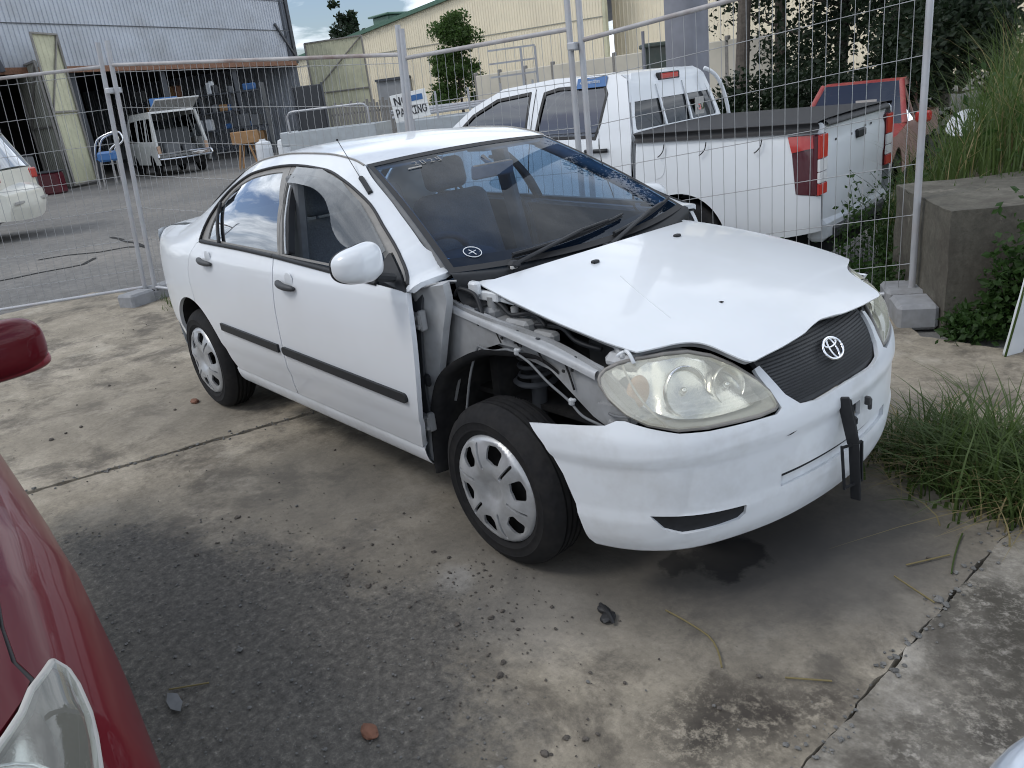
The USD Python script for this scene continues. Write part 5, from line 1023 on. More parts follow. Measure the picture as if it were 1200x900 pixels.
# back of the cab: panel with window, stop lamp, sliding-window bars
def back(y, z): return np.stack([1.535+.0*z+np.interp(z, [1.25, 1.5, 1.70, 1.76], [.0, .055, .115, .16]), y, z], 1)
bkp = Polygon([(-.80, .9), (.80, .9), (.79, 1.26), (.72, 1.48), (.62, 1.69), (.54, 1.745), (-.54, 1.745), (-.62, 1.69), (-.72, 1.48), (-.79, 1.26)])
bw = Polygon([(-.73, 1.30), (.73, 1.30), (.70, 1.42), (.60, 1.635), (-.60, 1.635), (-.70, 1.42)]).buffer(-.02).buffer(.02)
cb = ute.part('cab_back', panel(bkp.difference(bw), back, .05, .02, (-1, 0, 0)), 'ute_white', True)
ute.part('rear_window', panel(bw.buffer(.01), lambda y, z: back(y, z)+[.012, 0, 0], .08, 0, (-1, 0, 0)), 'ute_back_glass', True, cb)
for y in (-.22, .24): ute.part('window_bar', bar(back(A3([y]), A3([1.30]))[0]-[.006, 0, 0], back(A3([y]), A3([1.635]))[0]-[.006, 0, 0], .03, .012), 'white_paint_dirty', False, cb)
ute.part('stop_lamp', bx(back(A3([-.0]), A3([1.69]))[0]-[.012, 0, 0], (.03, .30, .045), .008), 'tail_red', False, cb); ute.part('stop_lamp_housing', bx(back(A3([.0]), A3([1.69]))[0]-[.002, 0, 0], (.03, .38, .065), .008), 'rubber_seal', False, cb)
st_ = ute.part('window_sticker', bx(back(A3([-.42]), A3([1.40]))[0]-[.003, 0, 0], (.004, .17, .15)), 'headlining', False, cb)
m3 = meshkit.text_mesh('3', .085, .002, True); m3.apply_transform(frameM(back(A3([-.365]), A3([1.365]))[0]-[.006, 0, 0], (0, -1, 0), (.2, 0, 1))); ute.part('sticker_lettering', m3, 'tail_red', False, st_)
m3 = meshkit.text_mesh('0', .085, .002); m3.apply_transform(frameM(back(A3([-.43]), A3([1.365]))[0]-[.006, 0, 0], (0, -1, 0), (.2, 0, 1))); ute.part('sticker_lettering', m3, 'grass', False, st_)
for k in (-1,): ute.part('sports_bar', tube(spline([(1.46, k*.80, 1.28), (1.48, k*.77, 1.45), (1.53, k*.69, 1.64), (1.60, k*.60, 1.715)], 14), .018, 8), 'ute_white', True)
ute.part('dark_interior', [bx((2.4, 0, .95), (1.5, 1.3, .5)), bx((2.0, .3, 1.3), (.12, .4, .5), .05), bx((2.9, .35, 1.3), (.12, .4, .5), .05), bx((2.9, -.35, 1.3), (.12, .4, .5), .05)], 'trim_dark')
# tailgate, lamps, tonneau
tgp = Polygon([(-.70, .56), (.70, .56), (.70, 1.23), (.67, 1.25), (-.67, 1.25), (-.70, 1.23)])
tgf = lambda y, z: np.stack([.012+.03*np.abs(y/.8)**4+.018*np.exp(-((z-1.17)/.035)**2)-.006*(z > .9), y, z], 1)
tg = ute.part('tailgate', panel(tgp, tgf, .05, .02, (-1, 0, 0)), 'ute_white', True)
ute.part('tailgate_handle', bx((.0, 0, 1.12), (.03, .20, .065), .012), 'black_plastic', False, tg)
for y in (-.28, -.14, .18, .52): ute.part('tailgate_hole', bx((.010, y, 1.13+.03*(y < 0)), (.008, .018, .018), .003), 'dark_void', False, tg)
ute.part('bumper', bx((.06, 0, .5), (.14, 1.5, .16), .03), 'white_paint_dirty')
ute.part('bumper_bar', bx((-.01, 0, .47), (.06, 1.2, .09), .015), 'grey_black_plastic')
for k in (1, -1):
    tl = U.side('tail_lamp', lampP.buffer(-.004), 'tail_dark', k, .004, .04, .03)[0]
    U.side('tail_lens', Polygon([(0, 1.11), (0, 1.196), (.235, 1.19), (.20, 1.08), (.10, 1.10)]), 'tail_red', k, .010, .04, .01, parent=tl)
    for z0q, z1q, mt in ((1.032, 1.192, 'tail_red'), (.942, 1.028, 'tail_clear'), (.862, .938, 'tail_clear'), (.778, .858, 'tail_red')): ute.part('tail_lens', bx((.0245, k*.775, (z0q+z1q)/2), (.044, .15, z1q-z0q), .004), mt, False, tl)
    ute.part('tail_rear', bx((.035, k*.772, .985), (.05, .165, .43), .015), 'tail_dark', False, tl)
tn = [np.stack([np.linspace(.02, 1.50, 20), np.full(20, y), np.full(20, z)], 1) for y, z in ((-.866, 1.212), (-.850, 1.268), (-.80, 1.288), (-.4, 1.296), (0, 1.298), (.4, 1.296), (.80, 1.288), (.850, 1.268), (.866, 1.212))]
ute.part('tonneau_cover', loft(tn, 20, 40), 'vinyl_black', True); ute.part('tonneau_flap', loft([np.array([(.0, y, z) for y in np.linspace(-.72, .72, 20)])+[dx, 0, dz] for z, dx, dz in ((1.282, .03, 0), (1.262, .0, 0), (1.240, -.003, -.0))]+[], 20, 8), 'vinyl_black', True)
for x in (.42, .86, 1.22): ute.part('tonneau_strap', tube(spline([(x, .872, 1.19), (x+.005, .876, 1.15), (x+.045, .880, 1.10), (x+.055, .880, 1.095)], 10), .0045, 5), 'vinyl_black', True)
ute.part('underside', bx((2.3, 0, .42), (4.6, 1.3, .2)), 'dark_void')
for k in (1, -1):
    simple_wheel(ute, 1.10, k*.76, -k, .37, .22, .215); simple_wheel(ute, 4.20, k*.76, -k, .37, .22, .215)
    for a_ in (arR, arF): q = np.array(a_); ute.part('wheel_arch', archband(q, k*(uW(q[:, 0], q[:, 1])-.003), np.full(len(q), k*.35)), 'liner', True)
    ute.part('wing_mirror', bx((3.55, k*1.0, 1.33), (.12, .2, .22), .04), 'ute_white')
lb = ute.part('blue_label', bx((2.0, float(uW(2.0, 1.71))+.012, 1.705), (.30, .006, .085), M=trimesh.transformations.rotation_matrix(.36, [1, 0, 0])), 'label_blue')
m3 = meshkit.text_mesh('4X4 TURBO DIESEL', .020, .002); m3.apply_scale([.8, 1, 1]); m3.apply_transform(frameM((2.12, float(uW(2.0, 1.70))+.016, 1.70), (-1, 0, 0), (0, -.36, .93))); ute.part('label_lettering', m3, 'tub_white', False, lb)
# ---- red utility truck in the background
plain('faded_red', (.27, .035, .035), .5, noise=.15, scale=3, dirt=(.30, .17, .12), dirt_amt=.5, dscale=3); plain('faded_pink', (.36, .22, .18), .6, noise=.2, scale=3, dirt=(.22, .10, .06), dirt_amt=.7, dscale=3)
rt = _r*[1, 1, 0]; rt /= np.linalg.norm(rt); fh = _f*[1, 1, 0]; fh /= np.linalg.norm(fh)
RUP = at(1012, 12.4); RUP = A3([RUP[0], RUP[1], -.60])
ru_d = -fh*math.cos(.62)-rt*math.sin(.62); RZ = math.atan2(ru_d[1], ru_d[0])
red = Thing('utility_truck', tuple(RUP), RZ, 'old red single cab utility truck, faded and rusty, behind the tailgate of the white one', 'utility truck')
def rW(x, z): x, z = np.asarray(x, float), np.asarray(z, float); return np.where(z < 1.0, .80-.0*x, .80-.20*np.clip((z-1.0)/.6, 0, 1))-np.interp(x, [-2.2, 1.6, 2.1], [0, 0, .15])
Rd = Shell(red, rW)
cabr = Polygon([(-.75, .45), (-.75, 1.0), (-.68, 1.35), (-.60, 1.60), (-.3, 1.65), (.05, 1.62), (.72, 1.03), (1.7, .93), (2.05, .80), (2.1, .4), (1.75, .38)]+arch_pts(1.35, .38, .38, 2, 178, 14)+[(.95, .35)])
rwn = Polygon([(-.62, 1.04), (-.05, 1.03), (-.05, 1.54), (-.52, 1.54)]); rw2 = Polygon([(.02, 1.03), (.60, 1.05), (.10, 1.54), (.02, 1.54)])
Rd.side('cab_side', cabr.difference(rwn).difference(rw2), 'faded_pink')
for p_ in (rwn, rw2): Rd.side('window_glass', p_.buffer(.01), 'side_glass', off=-.012, thick=0)
Rd.wrap('cab_roof', [(-.66, 1.45), (-.60, 1.60), (-.3, 1.65), (.05, 1.62)], 'faded_red'); Rd.wrap('windscreen', [(.05, 1.62), (.72, 1.03)], 'side_glass', inset=.04); Rd.wrap('bonnet', [(.70, 1.04), (1.7, .93), (2.05, .80), (2.1, .4)], 'faded_red')
for k in (1, -1):
    red.part('windscreen_pillar', tube(np.array([(.04, k*(float(rW(.05, 1.62))-.02), 1.62), (.72, k*.76, 1.03)]), .04, 8), 'faded_red', True)
    red.part('door_mirror', bx((.50, k*.98, 1.10), (.10, .22, .16), .03), 'tail_red'); simple_wheel(red, 1.35, k*.70, -k, .33, .19, .19); simple_wheel(red, -1.45, k*.70, -k, .33, .19, .19)
red.part('cab_back', bx((-.68, 0, 1.0), (.05, 1.4, 1.1)), 'faded_pink'); red.part('tray', [bx((-1.5, 0, .72), (1.5, 1.65, .08)), bx((-1.5, .80, .88), (1.5, .04, .30)), bx((-1.5, -.80, .88), (1.5, .04, .30)), bx((-2.24, 0, .88), (.04, 1.6, .30))], 'faded_pink')
red.part('dashboard', bx((.45, 0, .9), (.5, 1.3, .3), .05), 'trim_dark'); red.part('sun_shade', bx((.40, .15, 1.22), (.02, .3, .34), 0, 0), 'headlining'); red.part('underside', bx((0, 0, .5), (3.6, 1.2, .25)), 'dark_void')
# ---- white panel lost in the long grass
fz0 = math.atan2(rt[1], rt[0])
hp_ = at(1140, 8.6, .42); bl_ = Thing('loose_bonnet', tuple(hp_), fz0, 'white curved car bonnet dumped in the long grass right of the end post', 'car panel')
bl_.part('panel_skin', panel(shapely.geometry.Point(0, 0).buffer(.22), lambda u_, v_: np.stack([u_*1.1, v_*.55-.1*np.cos(u_*4), .10+.14*np.cos(u_*4.2)+v_*.55+.12*u_], 1), .05, .015, (0, -1, 1)), 'white_paint_dirty', True)
# ---- cream station wagon at the left edge, seen from the rear corner
plain('cream_paint', (.64, .63, .56), .3, coat=.6, dirt=(.4, .38, .33), dirt_amt=.3)
wr_ = at(40, 14.2); fwd = A3([-.55, -.83, 0]); WZ = math.atan2(fwd[1], fwd[0])
wag = Thing('station_wagon', (0, 0, 0), 0, 'cream station wagon showing only its tail lamp and rear corner at the left edge', 'car')
wag.x.ClearXformOpOrder(); cpos = A3([wr_[0], wr_[1], -.03])+fwd*.45+A3([-fwd[1], fwd[0], 0])*-.55-rt*.72
wag.M = trimesh.transformations.translation_matrix(cpos) @ trimesh.transformations.euler_matrix(0, 0, WZ) @ np.diag([1.08, 1.08, 1.30, 1.]); wag.inv = np.linalg.inv(wag.M); wag.x.GetPrim().RemoveProperty('xformOp:transform'); wag.x.AddTransformOp().Set(Gf.Matrix4d(wag.M.T.tolist()))
wW = lambda x, z: np.interp(z, [.2, .4, .7, .95, 1.0, 1.5], [.74, .82, .85, .83, .80, .62])-np.interp(x, [-.45, -.35, -.1], [.10, .03, 0])
Wg = Shell(wag, wW); wo = Polygon([(-.40, .28), (-.47, .45), (-.45, .62), (-.36, .68), (-.34, .95), (-.10, 1.45), (.1, 1.52), (2.2, 1.54), (2.9, 1.5), (3.6, 1.0), (4.6, .85), (4.7, .5), (4.4, .3), (4.05, .25)]+arch_pts(3.7, .3, .36, 2, 178, 12)+[(1.2, .25)]+arch_pts(.75, .3, .36, 2, 178, 12))
ww = [Polygon([(-.12, 1.0), (.08, 1.40), (.9, 1.44), (.9, 1.0)]), Polygon([(.97, 1.0), (.97, 1.44), (1.9, 1.46), (1.9, .99)]), Polygon([(1.97, .99), (1.97, 1.46), (2.8, 1.43), (3.35, 1.0)])]
wd2_ = wo
for q in ww: wd2_ = wd2_.difference(q)
Wg.side('body_side', wd2_, 'cream_paint')
for q in ww: Wg.side('window_glass', q.buffer(.01), 'side_glass', off=-.01, thick=0)
Wg.wrap('rear_bumper', [(-.40, .28), (-.47, .45), (-.45, .62), (-.36, .68)], 'cream_paint', crown=.10); Wg.wrap('tailgate', [(-.36, .68), (-.34, .95)], 'cream_paint', crown=.07); Wg.wrap('rear_window', [(-.34, .96), (-.12, 1.42)], 'side_glass', inset=.05, crown=.05); Wg.wrap('roof', [(-.12, 1.44), (.1, 1.52), (2.2, 1.54), (2.9, 1.5)], 'cream_paint', crown=.03); Wg.wrap('windscreen', [(2.9, 1.5), (3.6, 1.0)], 'side_glass'); Wg.wrap('bonnet', [(3.6, 1.0), (4.6, .85), (4.7, .5)], 'cream_paint')
Wg.side('tail_lamp', Polygon([(-.345, .78), (-.335, .93), (.25, .90), (.10, .80)]), 'tail_red', 0, .012, .05, .02)
for k in (1, -1): wag.part('tail_lamp_rear', bx((-.37, k*.66, .86), (.06, .26, .15), .02, k*.25), 'tail_red')
wag.part('bumper_strip', bx((-.53, 0, .5), (.03, 1.3, .04), .008), 'headlining'); wag.part('underside', bx((2, 0, .4), (4.2, 1.3, .3)), 'dark_void')
for x in (.75, 3.7):
    for k in (1, -1): simple_wheel(wag, x, k*.72, -k, .31, .19, .19)
# ---- old van with its tailgate up in the shed mouth
plain('old_white', (.56, .57, .56), .45, noise=.06, scale=2, dirt=(.32, .31, .28), dirt_amt=.5)
vb = (G(192, 203)+G(257, 201))/2; vd = A3([_f[0], _f[1], 0]); vd = vd/np.linalg.norm(vd); vd = trimesh.transformations.rotation_matrix(math.radians(35), [0, 0, 1])[:3, :3]@vd; VZ = math.atan2(vd[1], vd[0])
van = Thing('van', tuple(A3([vb[0], vb[1], -.03])+vd*.1), VZ, 'old white van with its tailgate raised and a blue strip on top', 'van')
vW = lambda x, z: np.interp(z, [.3, 1.1, 1.2, 2.2], [.92, .95, .93, .80])+0*np.asarray(x); V = Shell(van, vW)
vo = Polygon([(0, .4), (0, 1.1), (.12, 1.2), (.30, 2.2), (.5, 2.28), (3.4, 2.28), (4.0, 2.0), (4.5, 1.2), (4.6, .4)]+arch_pts(3.6, .4, .38, 2, 178, 12)+arch_pts(1.0, .4, .38, 2, 178, 12))
vw = [Polygon([(.40, 1.25), (.50, 2.05), (1.2, 2.05), (1.2, 1.25)]), Polygon([(1.35, 1.25), (1.35, 2.05), (2.4, 2.05), (2.4, 1.25)]), Polygon([(2.6, 1.25), (2.6, 2.05), (3.6, 2.0), (4.0, 1.25)])]; vs = vo
for q in vw: vs = vs.difference(q)
V.side('body_side', vs, 'old_white'); [V.side('window_glass', q.buffer(.01), 'side_glass', off=-.01, thick=0) for q in vw]
V.wrap('roof', [(.30, 2.2), (.5, 2.28), (3.4, 2.28), (4.0, 2.0)], 'old_white'); V.wrap('windscreen', [(4.0, 2.0), (4.5, 1.2)], 'side_glass'); V.wrap('nose', [(4.5, 1.2), (4.6, .4)], 'old_white')
for k in (1, -1): van.part('rear_pillar', bar((.02, k*.90, 1.05), (.30, k*.80, 2.22), .09, .12, .02), 'old_white'); van.part('tail_lamp', bx((-.01, k*.86, .92), (.05, .12, .34), .02), 'amber_plastic')
van.part('tailgate', bar((.28, 0, 2.3), (-.75, 0, 2.62), 1.55, .05, .015), 'old_white'); van.part('tailgate_strip', bx((-.1, .30, 2.55), (.05, 1.0, .30), .02), 'label_blue')
van.part('load_floor', bx((1.2, 0, .72), (2.3, 1.7, .06)), 'trim_dark'); van.part('cargo', [bx((.5, .3, .95), (.5, .6, .4), .05), bx((.6, -.35, .88), (.5, .5, .3), .05), bx((1.4, 0, 1.2), (.4, 1.4, .9), .05)], 'trim_grey')
van.part('rear_bumper', [tube(spline([(-.14, -.95, .62), (-.20, -.98, .70), (-.14, -.95, .78), (-.2, 0, .80), (-.14, .95, .78), (-.20, .98, .70), (-.14, .95, .62), (-.2, 0, .60), (-.14, -.95, .62)], 60), .03, 7), bx((-.1, 0, .7), (.05, 1.8, .1), .01)], 'chrome', 30)
van.part('underside', bx((2.2, 0, .5), (4., 1.5, .3)), 'dark_void')
for x in (1.0, 3.6):
    for k in (1, -1): simple_wheel(van, x, k*.80, -k, .34, .2, .2)
# ---- dark red car close on the left
plain('red_paint', (.058, .003, .006), .34, coat=.36, coat_r=.03, spec=.15, extra={'metallic': .1}); plain('red_paint_dull', (.13, .012, .018), .3, coat=.8, coat_r=.05, extra={'metallic': .3})
rc = Thing('red_car', (.2, -2.9, 0), 0, 'dark red car in the left foreground, cut off by the frame', 'car')
RC = A3([0., -2.935, 0]); RWd = .86                                     # its centre line y and half width
# bonnet and wing: cross-section stations along x, from the windscreen base to the nose
def rcz(x): return np.interp(x, [-.9, -.55, 0, .5, .85, 1.05, 1.2, 1.3], [1.03, 1.015, .97, .90, .82, .745, .65, .53])
def rsec(x):
    zt = rcz(x); e = np.interp(x, [-.9, .3, .8, 1.05, 1.25, 1.34], [0, 0, .05, .13, .30, .50])
    return [(RC[1]+yy, zz) for yy, zz in ((.0, zt+.045), (.30, zt+.04), (.52-e*.5, zt+.025), (.585-e*.6, zt+.012))], [(RC[1]+yy, zz) for yy, zz in ((.592-e*.6, zt+.010), (.66-e*.75, zt+.012), (.735-e*.85, zt-.008), (.80-e*.95, zt-.07), (.840-e, zt-.17), (.858-e, zt-.30), (.85-e, max(zt-.48, .24)))]
xs = np.linspace(-.9, 1.30, 56)
hb_, wb_ = zip(*[rsec(x) for x in xs])
def rows(S, n=14): return np.stack([np.c_[np.full(n, x), CubicSpline(np.linspace(0, 1, len(s_)), np.array(s_))(np.linspace(0, 1, n))] for x, s_ in zip(xs, S)])
k1 = int((.90+.9)/2.2*55)
rc.part('bonnet', grid(rows(hb_)[:k1]), 'red_paint', True, world=True)
mir = rows(hb_)[:k1].copy(); mir[..., 1] = 2*RC[1]-mir[..., 1]; rc.part('bonnet_half', grid(mir), 'red_paint', True, world=True)
wing = rows(wb_, 26)
# cut the lamp out of the wing
WF = lambda x, q: np.stack([x, *[np.array([CubicSpline(np.linspace(0, 1, 7), np.array(rsec(a)[1]))(b)[k] for a, b in zip(x, q)]) for k in (0, 1)]], 1)
lampq = Polygon([(.70, .40), (.71, .43), (.735, .445), (.79, .455), (.83, .465), (.88, .475), (1.0, .50), (1.10, .49), (1.14, .3), (1.08, .1), (.97, .07), (.90, .13), (.86, .19), (.83, .24), (.80, .28), (.76, .32), (.725, .37)]).buffer(.008)
archq = Polygon([(-.20, 1.1)]+[(.22+.36*math.cos(a), 1.02-.36*math.sin(a)) for a in np.radians(np.linspace(178, 2, 16))]+[(.60, 1.1)])
wpl = Polygon([(-.9, .305), (.3, .305), (.51, .305), (.61, .292), (.69, .30), (.735, .34), (.78, .30), (.86, .16), (.95, .04), (1.05, 0), (1.30, 0), (1.30, 1), (-.9, 1)]).difference(lampq).difference(archq)
bst = Polygon([(-.9, 0), (.93, 0), (.84, .17), (.77, .285), (.735, .32), (.69, .285), (.61, .28), (.51, .293), (.3, .293), (-.9, .293)])
rc.part('bonnet_edge', panel(bst, WF, .035, .012, (0, 1, 0)), 'red_paint', True, world=True)
rc.part('front_wing', panel(wpl, WF, .035, .012, (0, 1, 0)), 'red_paint', True, world=True)
hl = rc.part('headlight', panel(lampq.intersection(sbox(-1, 0, 2, 1)).buffer(-.002), lambda x, q: WF(x, q)-[0.0, .05, .05], .03, 0, (0, 1, 0)), 'reflector_chrome', True, world=True)
c = WF(A3([.93]), A3([.29]))[0]-[.03, .04, .045]
rc.part('reflector_bowl', dish(c, (.8, .25, .45), .085, .06), 'reflector_chrome', True, hl, world=True); rc.part('bulb', trimesh.creation.icosphere(2, .016).apply_translation(c), 'chrome', True, hl, world=True)
plain('lamp_black', (.02, .02, .02), .3, coat=.5)
pane('clear_lens', (.72, .75, .74), 1.2, haze=.06)
rc.part('lens', panel(lampq.intersection(sbox(-1, 0, 2, 1)), lambda x, q: WF(x, q)+[0, .003, .003], .025, .008, (0, 1, 0)), 'clear_lens', True, hl, world=True)
lr = np.array(lampq.intersection(sbox(-1, .005, 2, 1)).exterior.coords); rc.part('lens_rim', tube(WF(lr[:, 0], lr[:, 1]), .006, 6, False), 'headlining', True, hl, world=True)
gx = np.r_[np.linspace(-.9, .51, 30), .61, .69, .735, .78, .86, .94]; gq = np.interp(gx, [-.9, .51, .61, .69, .735, .78, .86, .94], [.299, .299, .286, .293, .33, .292, .165, .03]); rc.part('bonnet_gap', tube(WF(gx, gq)-[0, 0, .010], .008, 6), 'rubber_seal', True, world=True)
fb = [np.array([(1.0+dx+.32*(1-abs(a)**2.2), RC[1]+a*.80*k_, z) for a in np.linspace(-1, 1, 40)]) for z, dx, k_ in ((.22, -.04, .98), (.30, .02, 1.), (.45, .04, 1.), (.55, .02, .99), (.62, -.03, .96))]
rc.part('front_bumper', loft(fb, 40, 14), 'red_paint', True, world=True)
rc.part('front_door', panel(Polygon([(-2.0, .3), (-.55, .3), (-.50, .7), (-.60, .95), (-2.0, 1.0)]), XZ(lambda x, z: RC[1]+np.interp(z, [.3, .5, .8, 1.0], [.83, .865, .85, .80])), .06, .02, (0, 1, 0)), 'red_paint', True, world=True)
rc.part('windscreen', grid(np.stack([[(-.62, RC[1]-.7, .98), (-.62, RC[1]+.70, .98)], [(-1.45, RC[1]-.55, 1.42), (-1.45, RC[1]+.55, 1.42)]])), 'side_glass', world=True)
rc.part('roof_pillar', bar((-.62, RC[1]+.72, .98), (-1.45, RC[1]+.58, 1.42), .06, .05, .015), 'red_paint', world=True)
simple_wheel(rc, .02, .05+.62, 1, .31, .2, .2)
rc.part('underside', bx((-.4, -.1, .35), (1.6, 1.3, .35)), 'dark_void')
mp = G(8, 409, 1.02); mm_ = trimesh.creation.icosphere(4, 1.); v = mm_.vertices; v = np.stack([e(v[:, 0], .8), e(v[:, 1], .7), e(v[:, 2], .7)], 1)*[.06, .125, .085]; v[:, 0] = np.where(v[:, 0] < 0, v[:, 0]*.3, v[:, 0]); v[:, 0] -= .15*v[:, 1]
rc.part('door_mirror', TM(v+mp+[0, -.02, 0], mm_.faces), 'red_paint', True, world=True); rc.part('mirror_shell', TM(v*[.9, 1.01, .4]+mp+[-.01, -.02, -.055], mm_.faces), 'red_paint_dull', True, world=True); rc.part('mirror_stalk', bar(mp+[-.02, -.05, -.03], A3([mp[0]-.02, RC[1]+.78, .98]), .05, .03, .01), 'red_paint', world=True)
# ---- silver car corner at the bottom right, white body panel at the right edge
plain('silver_paint', (.50, .55, .62), .28, coat=.8, extra={'metallic': .6})
sc_ = G(1192, 888, .62); S_t = Thing('silver_car', (sc_[0]+.55, sc_[1]-.35, 0), 0, 'pale silver car corner just entering the bottom right of the frame', 'car')
cc_ = A3([sc_[0], sc_[1], 0]); rt = _r*[1, 1, 0]; rt /= np.linalg.norm(rt); bk_ = -_f*[1, 1, 0]; bk_ /= np.linalg.norm(bk_)
cc_ = cc_-rt*.127-bk_*.127
qz = np.linspace(0, 1, 10); cor = []
for z, o in ((.22, .06), (.32, .02), (.45, 0), (.55, .015), (.61, .05), (.635, .13), (.645, .3)):
    P_ = [cc_+rt*(.02+o)+bk_*(.9), cc_+rt*(.02+o)+bk_*.25]+[cc_+rt*(.02+.22+o*.7-.22*math.cos(a))+bk_*(.25-.22*math.sin(a)+o*.5) for a in np.linspace(.2, 1.45, 8)]+[cc_+rt*.9+bk_*(.06+o*.6)]
    cor.append(np.array(P_)+[0, 0, z])
S_t.part('front_bumper', loft(cor, 50, 24), 'silver_paint', True, world=True)
S_t.part('bonnet', panel(Polygon([(.30, .30), (1.0, .25), (1.0, .95), (.30, .95)]), lambda u_, v_: cc_+np.outer(u_, rt)+np.outer(v_, bk_)+np.outer(.648+.03*np.sin(np.clip((u_-.3)/.7, 0, 1)*1.5), [0, 0, 1]), .06, .01, (0, 0, 1)), 'silver_paint', True, world=True)
wp_ = G(1178, 418); pr_ = _r*[1, 1, 0]; pr_ /= np.linalg.norm(pr_); pn = A3([pr_[1], -pr_[0], 0])
wpan = Thing('body_panel', tuple(wp_), 0, 'loose white car wing standing upright on the concrete at the right edge', 'car panel')
wpan.part('panel_skin', panel(Polygon([(.0, .0), (.02, .25), (.07, .5), (.13, .64), (.3, .68), (.75, .62), (.75, 0), (.5, 0), (.45, .2), (.3, .25), (.15, .18), (.12, 0)]), lambda u_, v_: wp_+np.outer(u_, pr_*.9-pn*.35)+np.outer(v_, [0, 0, 1])+np.outer(.05*np.sin(v_*4)+.04*u_, pn), .03, .02, pn), 'white_paint', True, world=True)
wpan.part('panel_flange', tube(np.array([wp_+(pr_*.9-pn*.35)*u_+A3([0, 0, v_])+pn*(.05*math.sin(v_*4)+.04*u_) for u_, v_ in ((0, 0), (.02, .25), (.07, .5), (.13, .64), (.3, .68))]), .006, 6), 'grass', True, world=True)

# ================================================================== THE TEMPORARY FENCE
plain('galv_pipe', (.40, .41, .43), .42, metal=.4, noise=.15, scale=12, dirt=(.22, .12, .07), dirt_amt=.35, dscale=6); plain('rusty_pipe', (.33, .32, .32), .55, noise=.2, scale=9, dirt=(.13, .062, .042), dirt_amt=1., dscale=2.2)
plain('block_grey', (.23, .235, .245), .8, noise=.2, scale=12, dirt=(.13, .12, .10), dirt_amt=.6)
def fpanel(p, q, label, zp, zq, h=2.1, rail='rusty_pipe', lp=(0, 0), lq=(0, 0), above=.2, sag=0.):
    """A framed mesh panel between ground points p and q, whose feet stand at heights zp and zq; lp, lq lean the posts."""
    p, q = A3([*p, zp]), A3([*q, zq]); t = Thing('temporary_fence', tuple(p), 0, label, 'fence panel', 'temporary fence panels')
    P = lambda s, z: p*(1-s)+q*s+A3([(lp[0]*(1-s)+lq[0]*s)*z/h, (lp[1]*(1-s)+lq[1]*s)*z/h, z-sag*math.sin(math.pi*s)*(z/h)])
    for s in (0, 1): t.part('post', tube(np.array([P(s, z) for z in np.linspace(0, h+above, 6)]), .021, 12), 'galv_pipe', 40, world=True)
    for z in (.12, h): t.part('rail', tube(np.array([P(s, z) for s in np.linspace(0, 1, 12)]), .0155, 10), rail if z > 1 else 'galv_pipe', 40, world=True)
    Ln = np.linalg.norm(q-p); nv = int(Ln/.075)
    for i in range(1, nv): 
        s = i/nv; t.part('mesh_wire', tube(np.array([P(s, z) for z in np.linspace(.12, h, 5)]), .0021, 4, False), 'zinc_wire', True, world=True)
    for z in np.arange(.30, h-.05, .30): t.part('mesh_wire', tube(np.array([P(s, z)+fn3*.004 for s in np.linspace(0, 1, 8)]), .0024, 4, False), 'zinc_wire', True, world=True)
    return t
fn3 = A3([fnv[0], fnv[1], 0])
E0 = G(35, 372); o = fdv*.05; fn2 = fnv
far_l = FA+(A3(E0[:2])-FA)/np.linalg.norm(A3(E0[:2])-FA)*3.3
fpanel(far_l, FA-o*2.0, 'leftmost fence panel with rusty top rail in front of the cream station wagon', -.02, .0, 2.16, lp=(.0, 0), lq=(.24, .10))
fpanel(FA+o*1.0, FB, 'fence panel behind the boot of the white sedan', -.0, -.27, 2.16, lp=(.22, .09), lq=(.12, .05))
fpanel(FB+fdv*.03, FC-fdv*.03, 'fence panel across the cab of the white utility truck', -.27, -.24, 2.13, lp=(.12, .05))
fpanel(FC+fdv*.05, FD, 'rightmost fence panel with steel top rail in front of the tailgate', -.24, -.02, 2.05, rail='rusty_pipe', lq=(.0, .0), above=.30)
def foot(c, rz, label, z=0.):
    t = Thing('ballast_block', (c[0], c[1], z), rz, label, 'concrete block', 'concrete feet of the fence')
    t.part('block', [bx((-.17, 0, .075), (.28, .22, .15), .02), bx((.17, 0, .075), (.28, .22, .15), .02), bx((0, 0, .06), (.10, .20, .11), .012)], 'block_grey')
    for y in (-.035, .035): t.part('post_socket', revolve([(.033, .0), (.033, .03), (.022, .03), (.022, .0)], 16, 'z').apply_translation((0, y, .10)), 'dark_void', 35)
ar = math.atan2(fnv[1], fnv[0])
foot(FA+fnv*-.02-[0, 0], ar, 'grey fence foot under the paired posts left of the sedan', -.03)
foot(FC, ar, 'grey fence foot hidden behind the sedan cabin', -.26); foot(FB, ar, 'grey fence foot behind the boot of the sedan', -.27)
foot(FD+fdv*-.02-fnv*.12, ar+.2, 'grey fence foot under the end post beside the concrete wall', -.02)
for p_, z in ((FA, 1.95), (FC, 1.78), (FC, .5)):
    c = A3([*p_, z])+A3([.23*z/2.16*(p_[0] < -5), .095*z/2.16*(p_[0] < -5), 0]); solo('pipe_clamp', [bx(c, (.06, .14, .05), .008, math.atan2(fdv[1], fdv[0])), bx(c+fn3*-.03, (.03, .05, .03), .006), tube(np.array([c-fn3*.06, c+fn3*.06]), .008, 8)], 'galv_pipe', f'steel clamp joining two fence posts {"left of the sedan" if p_[0] < -5 else "behind the sedan windscreen, " + ("near the top" if z > 1 else "near the ground")}', 'clamp')
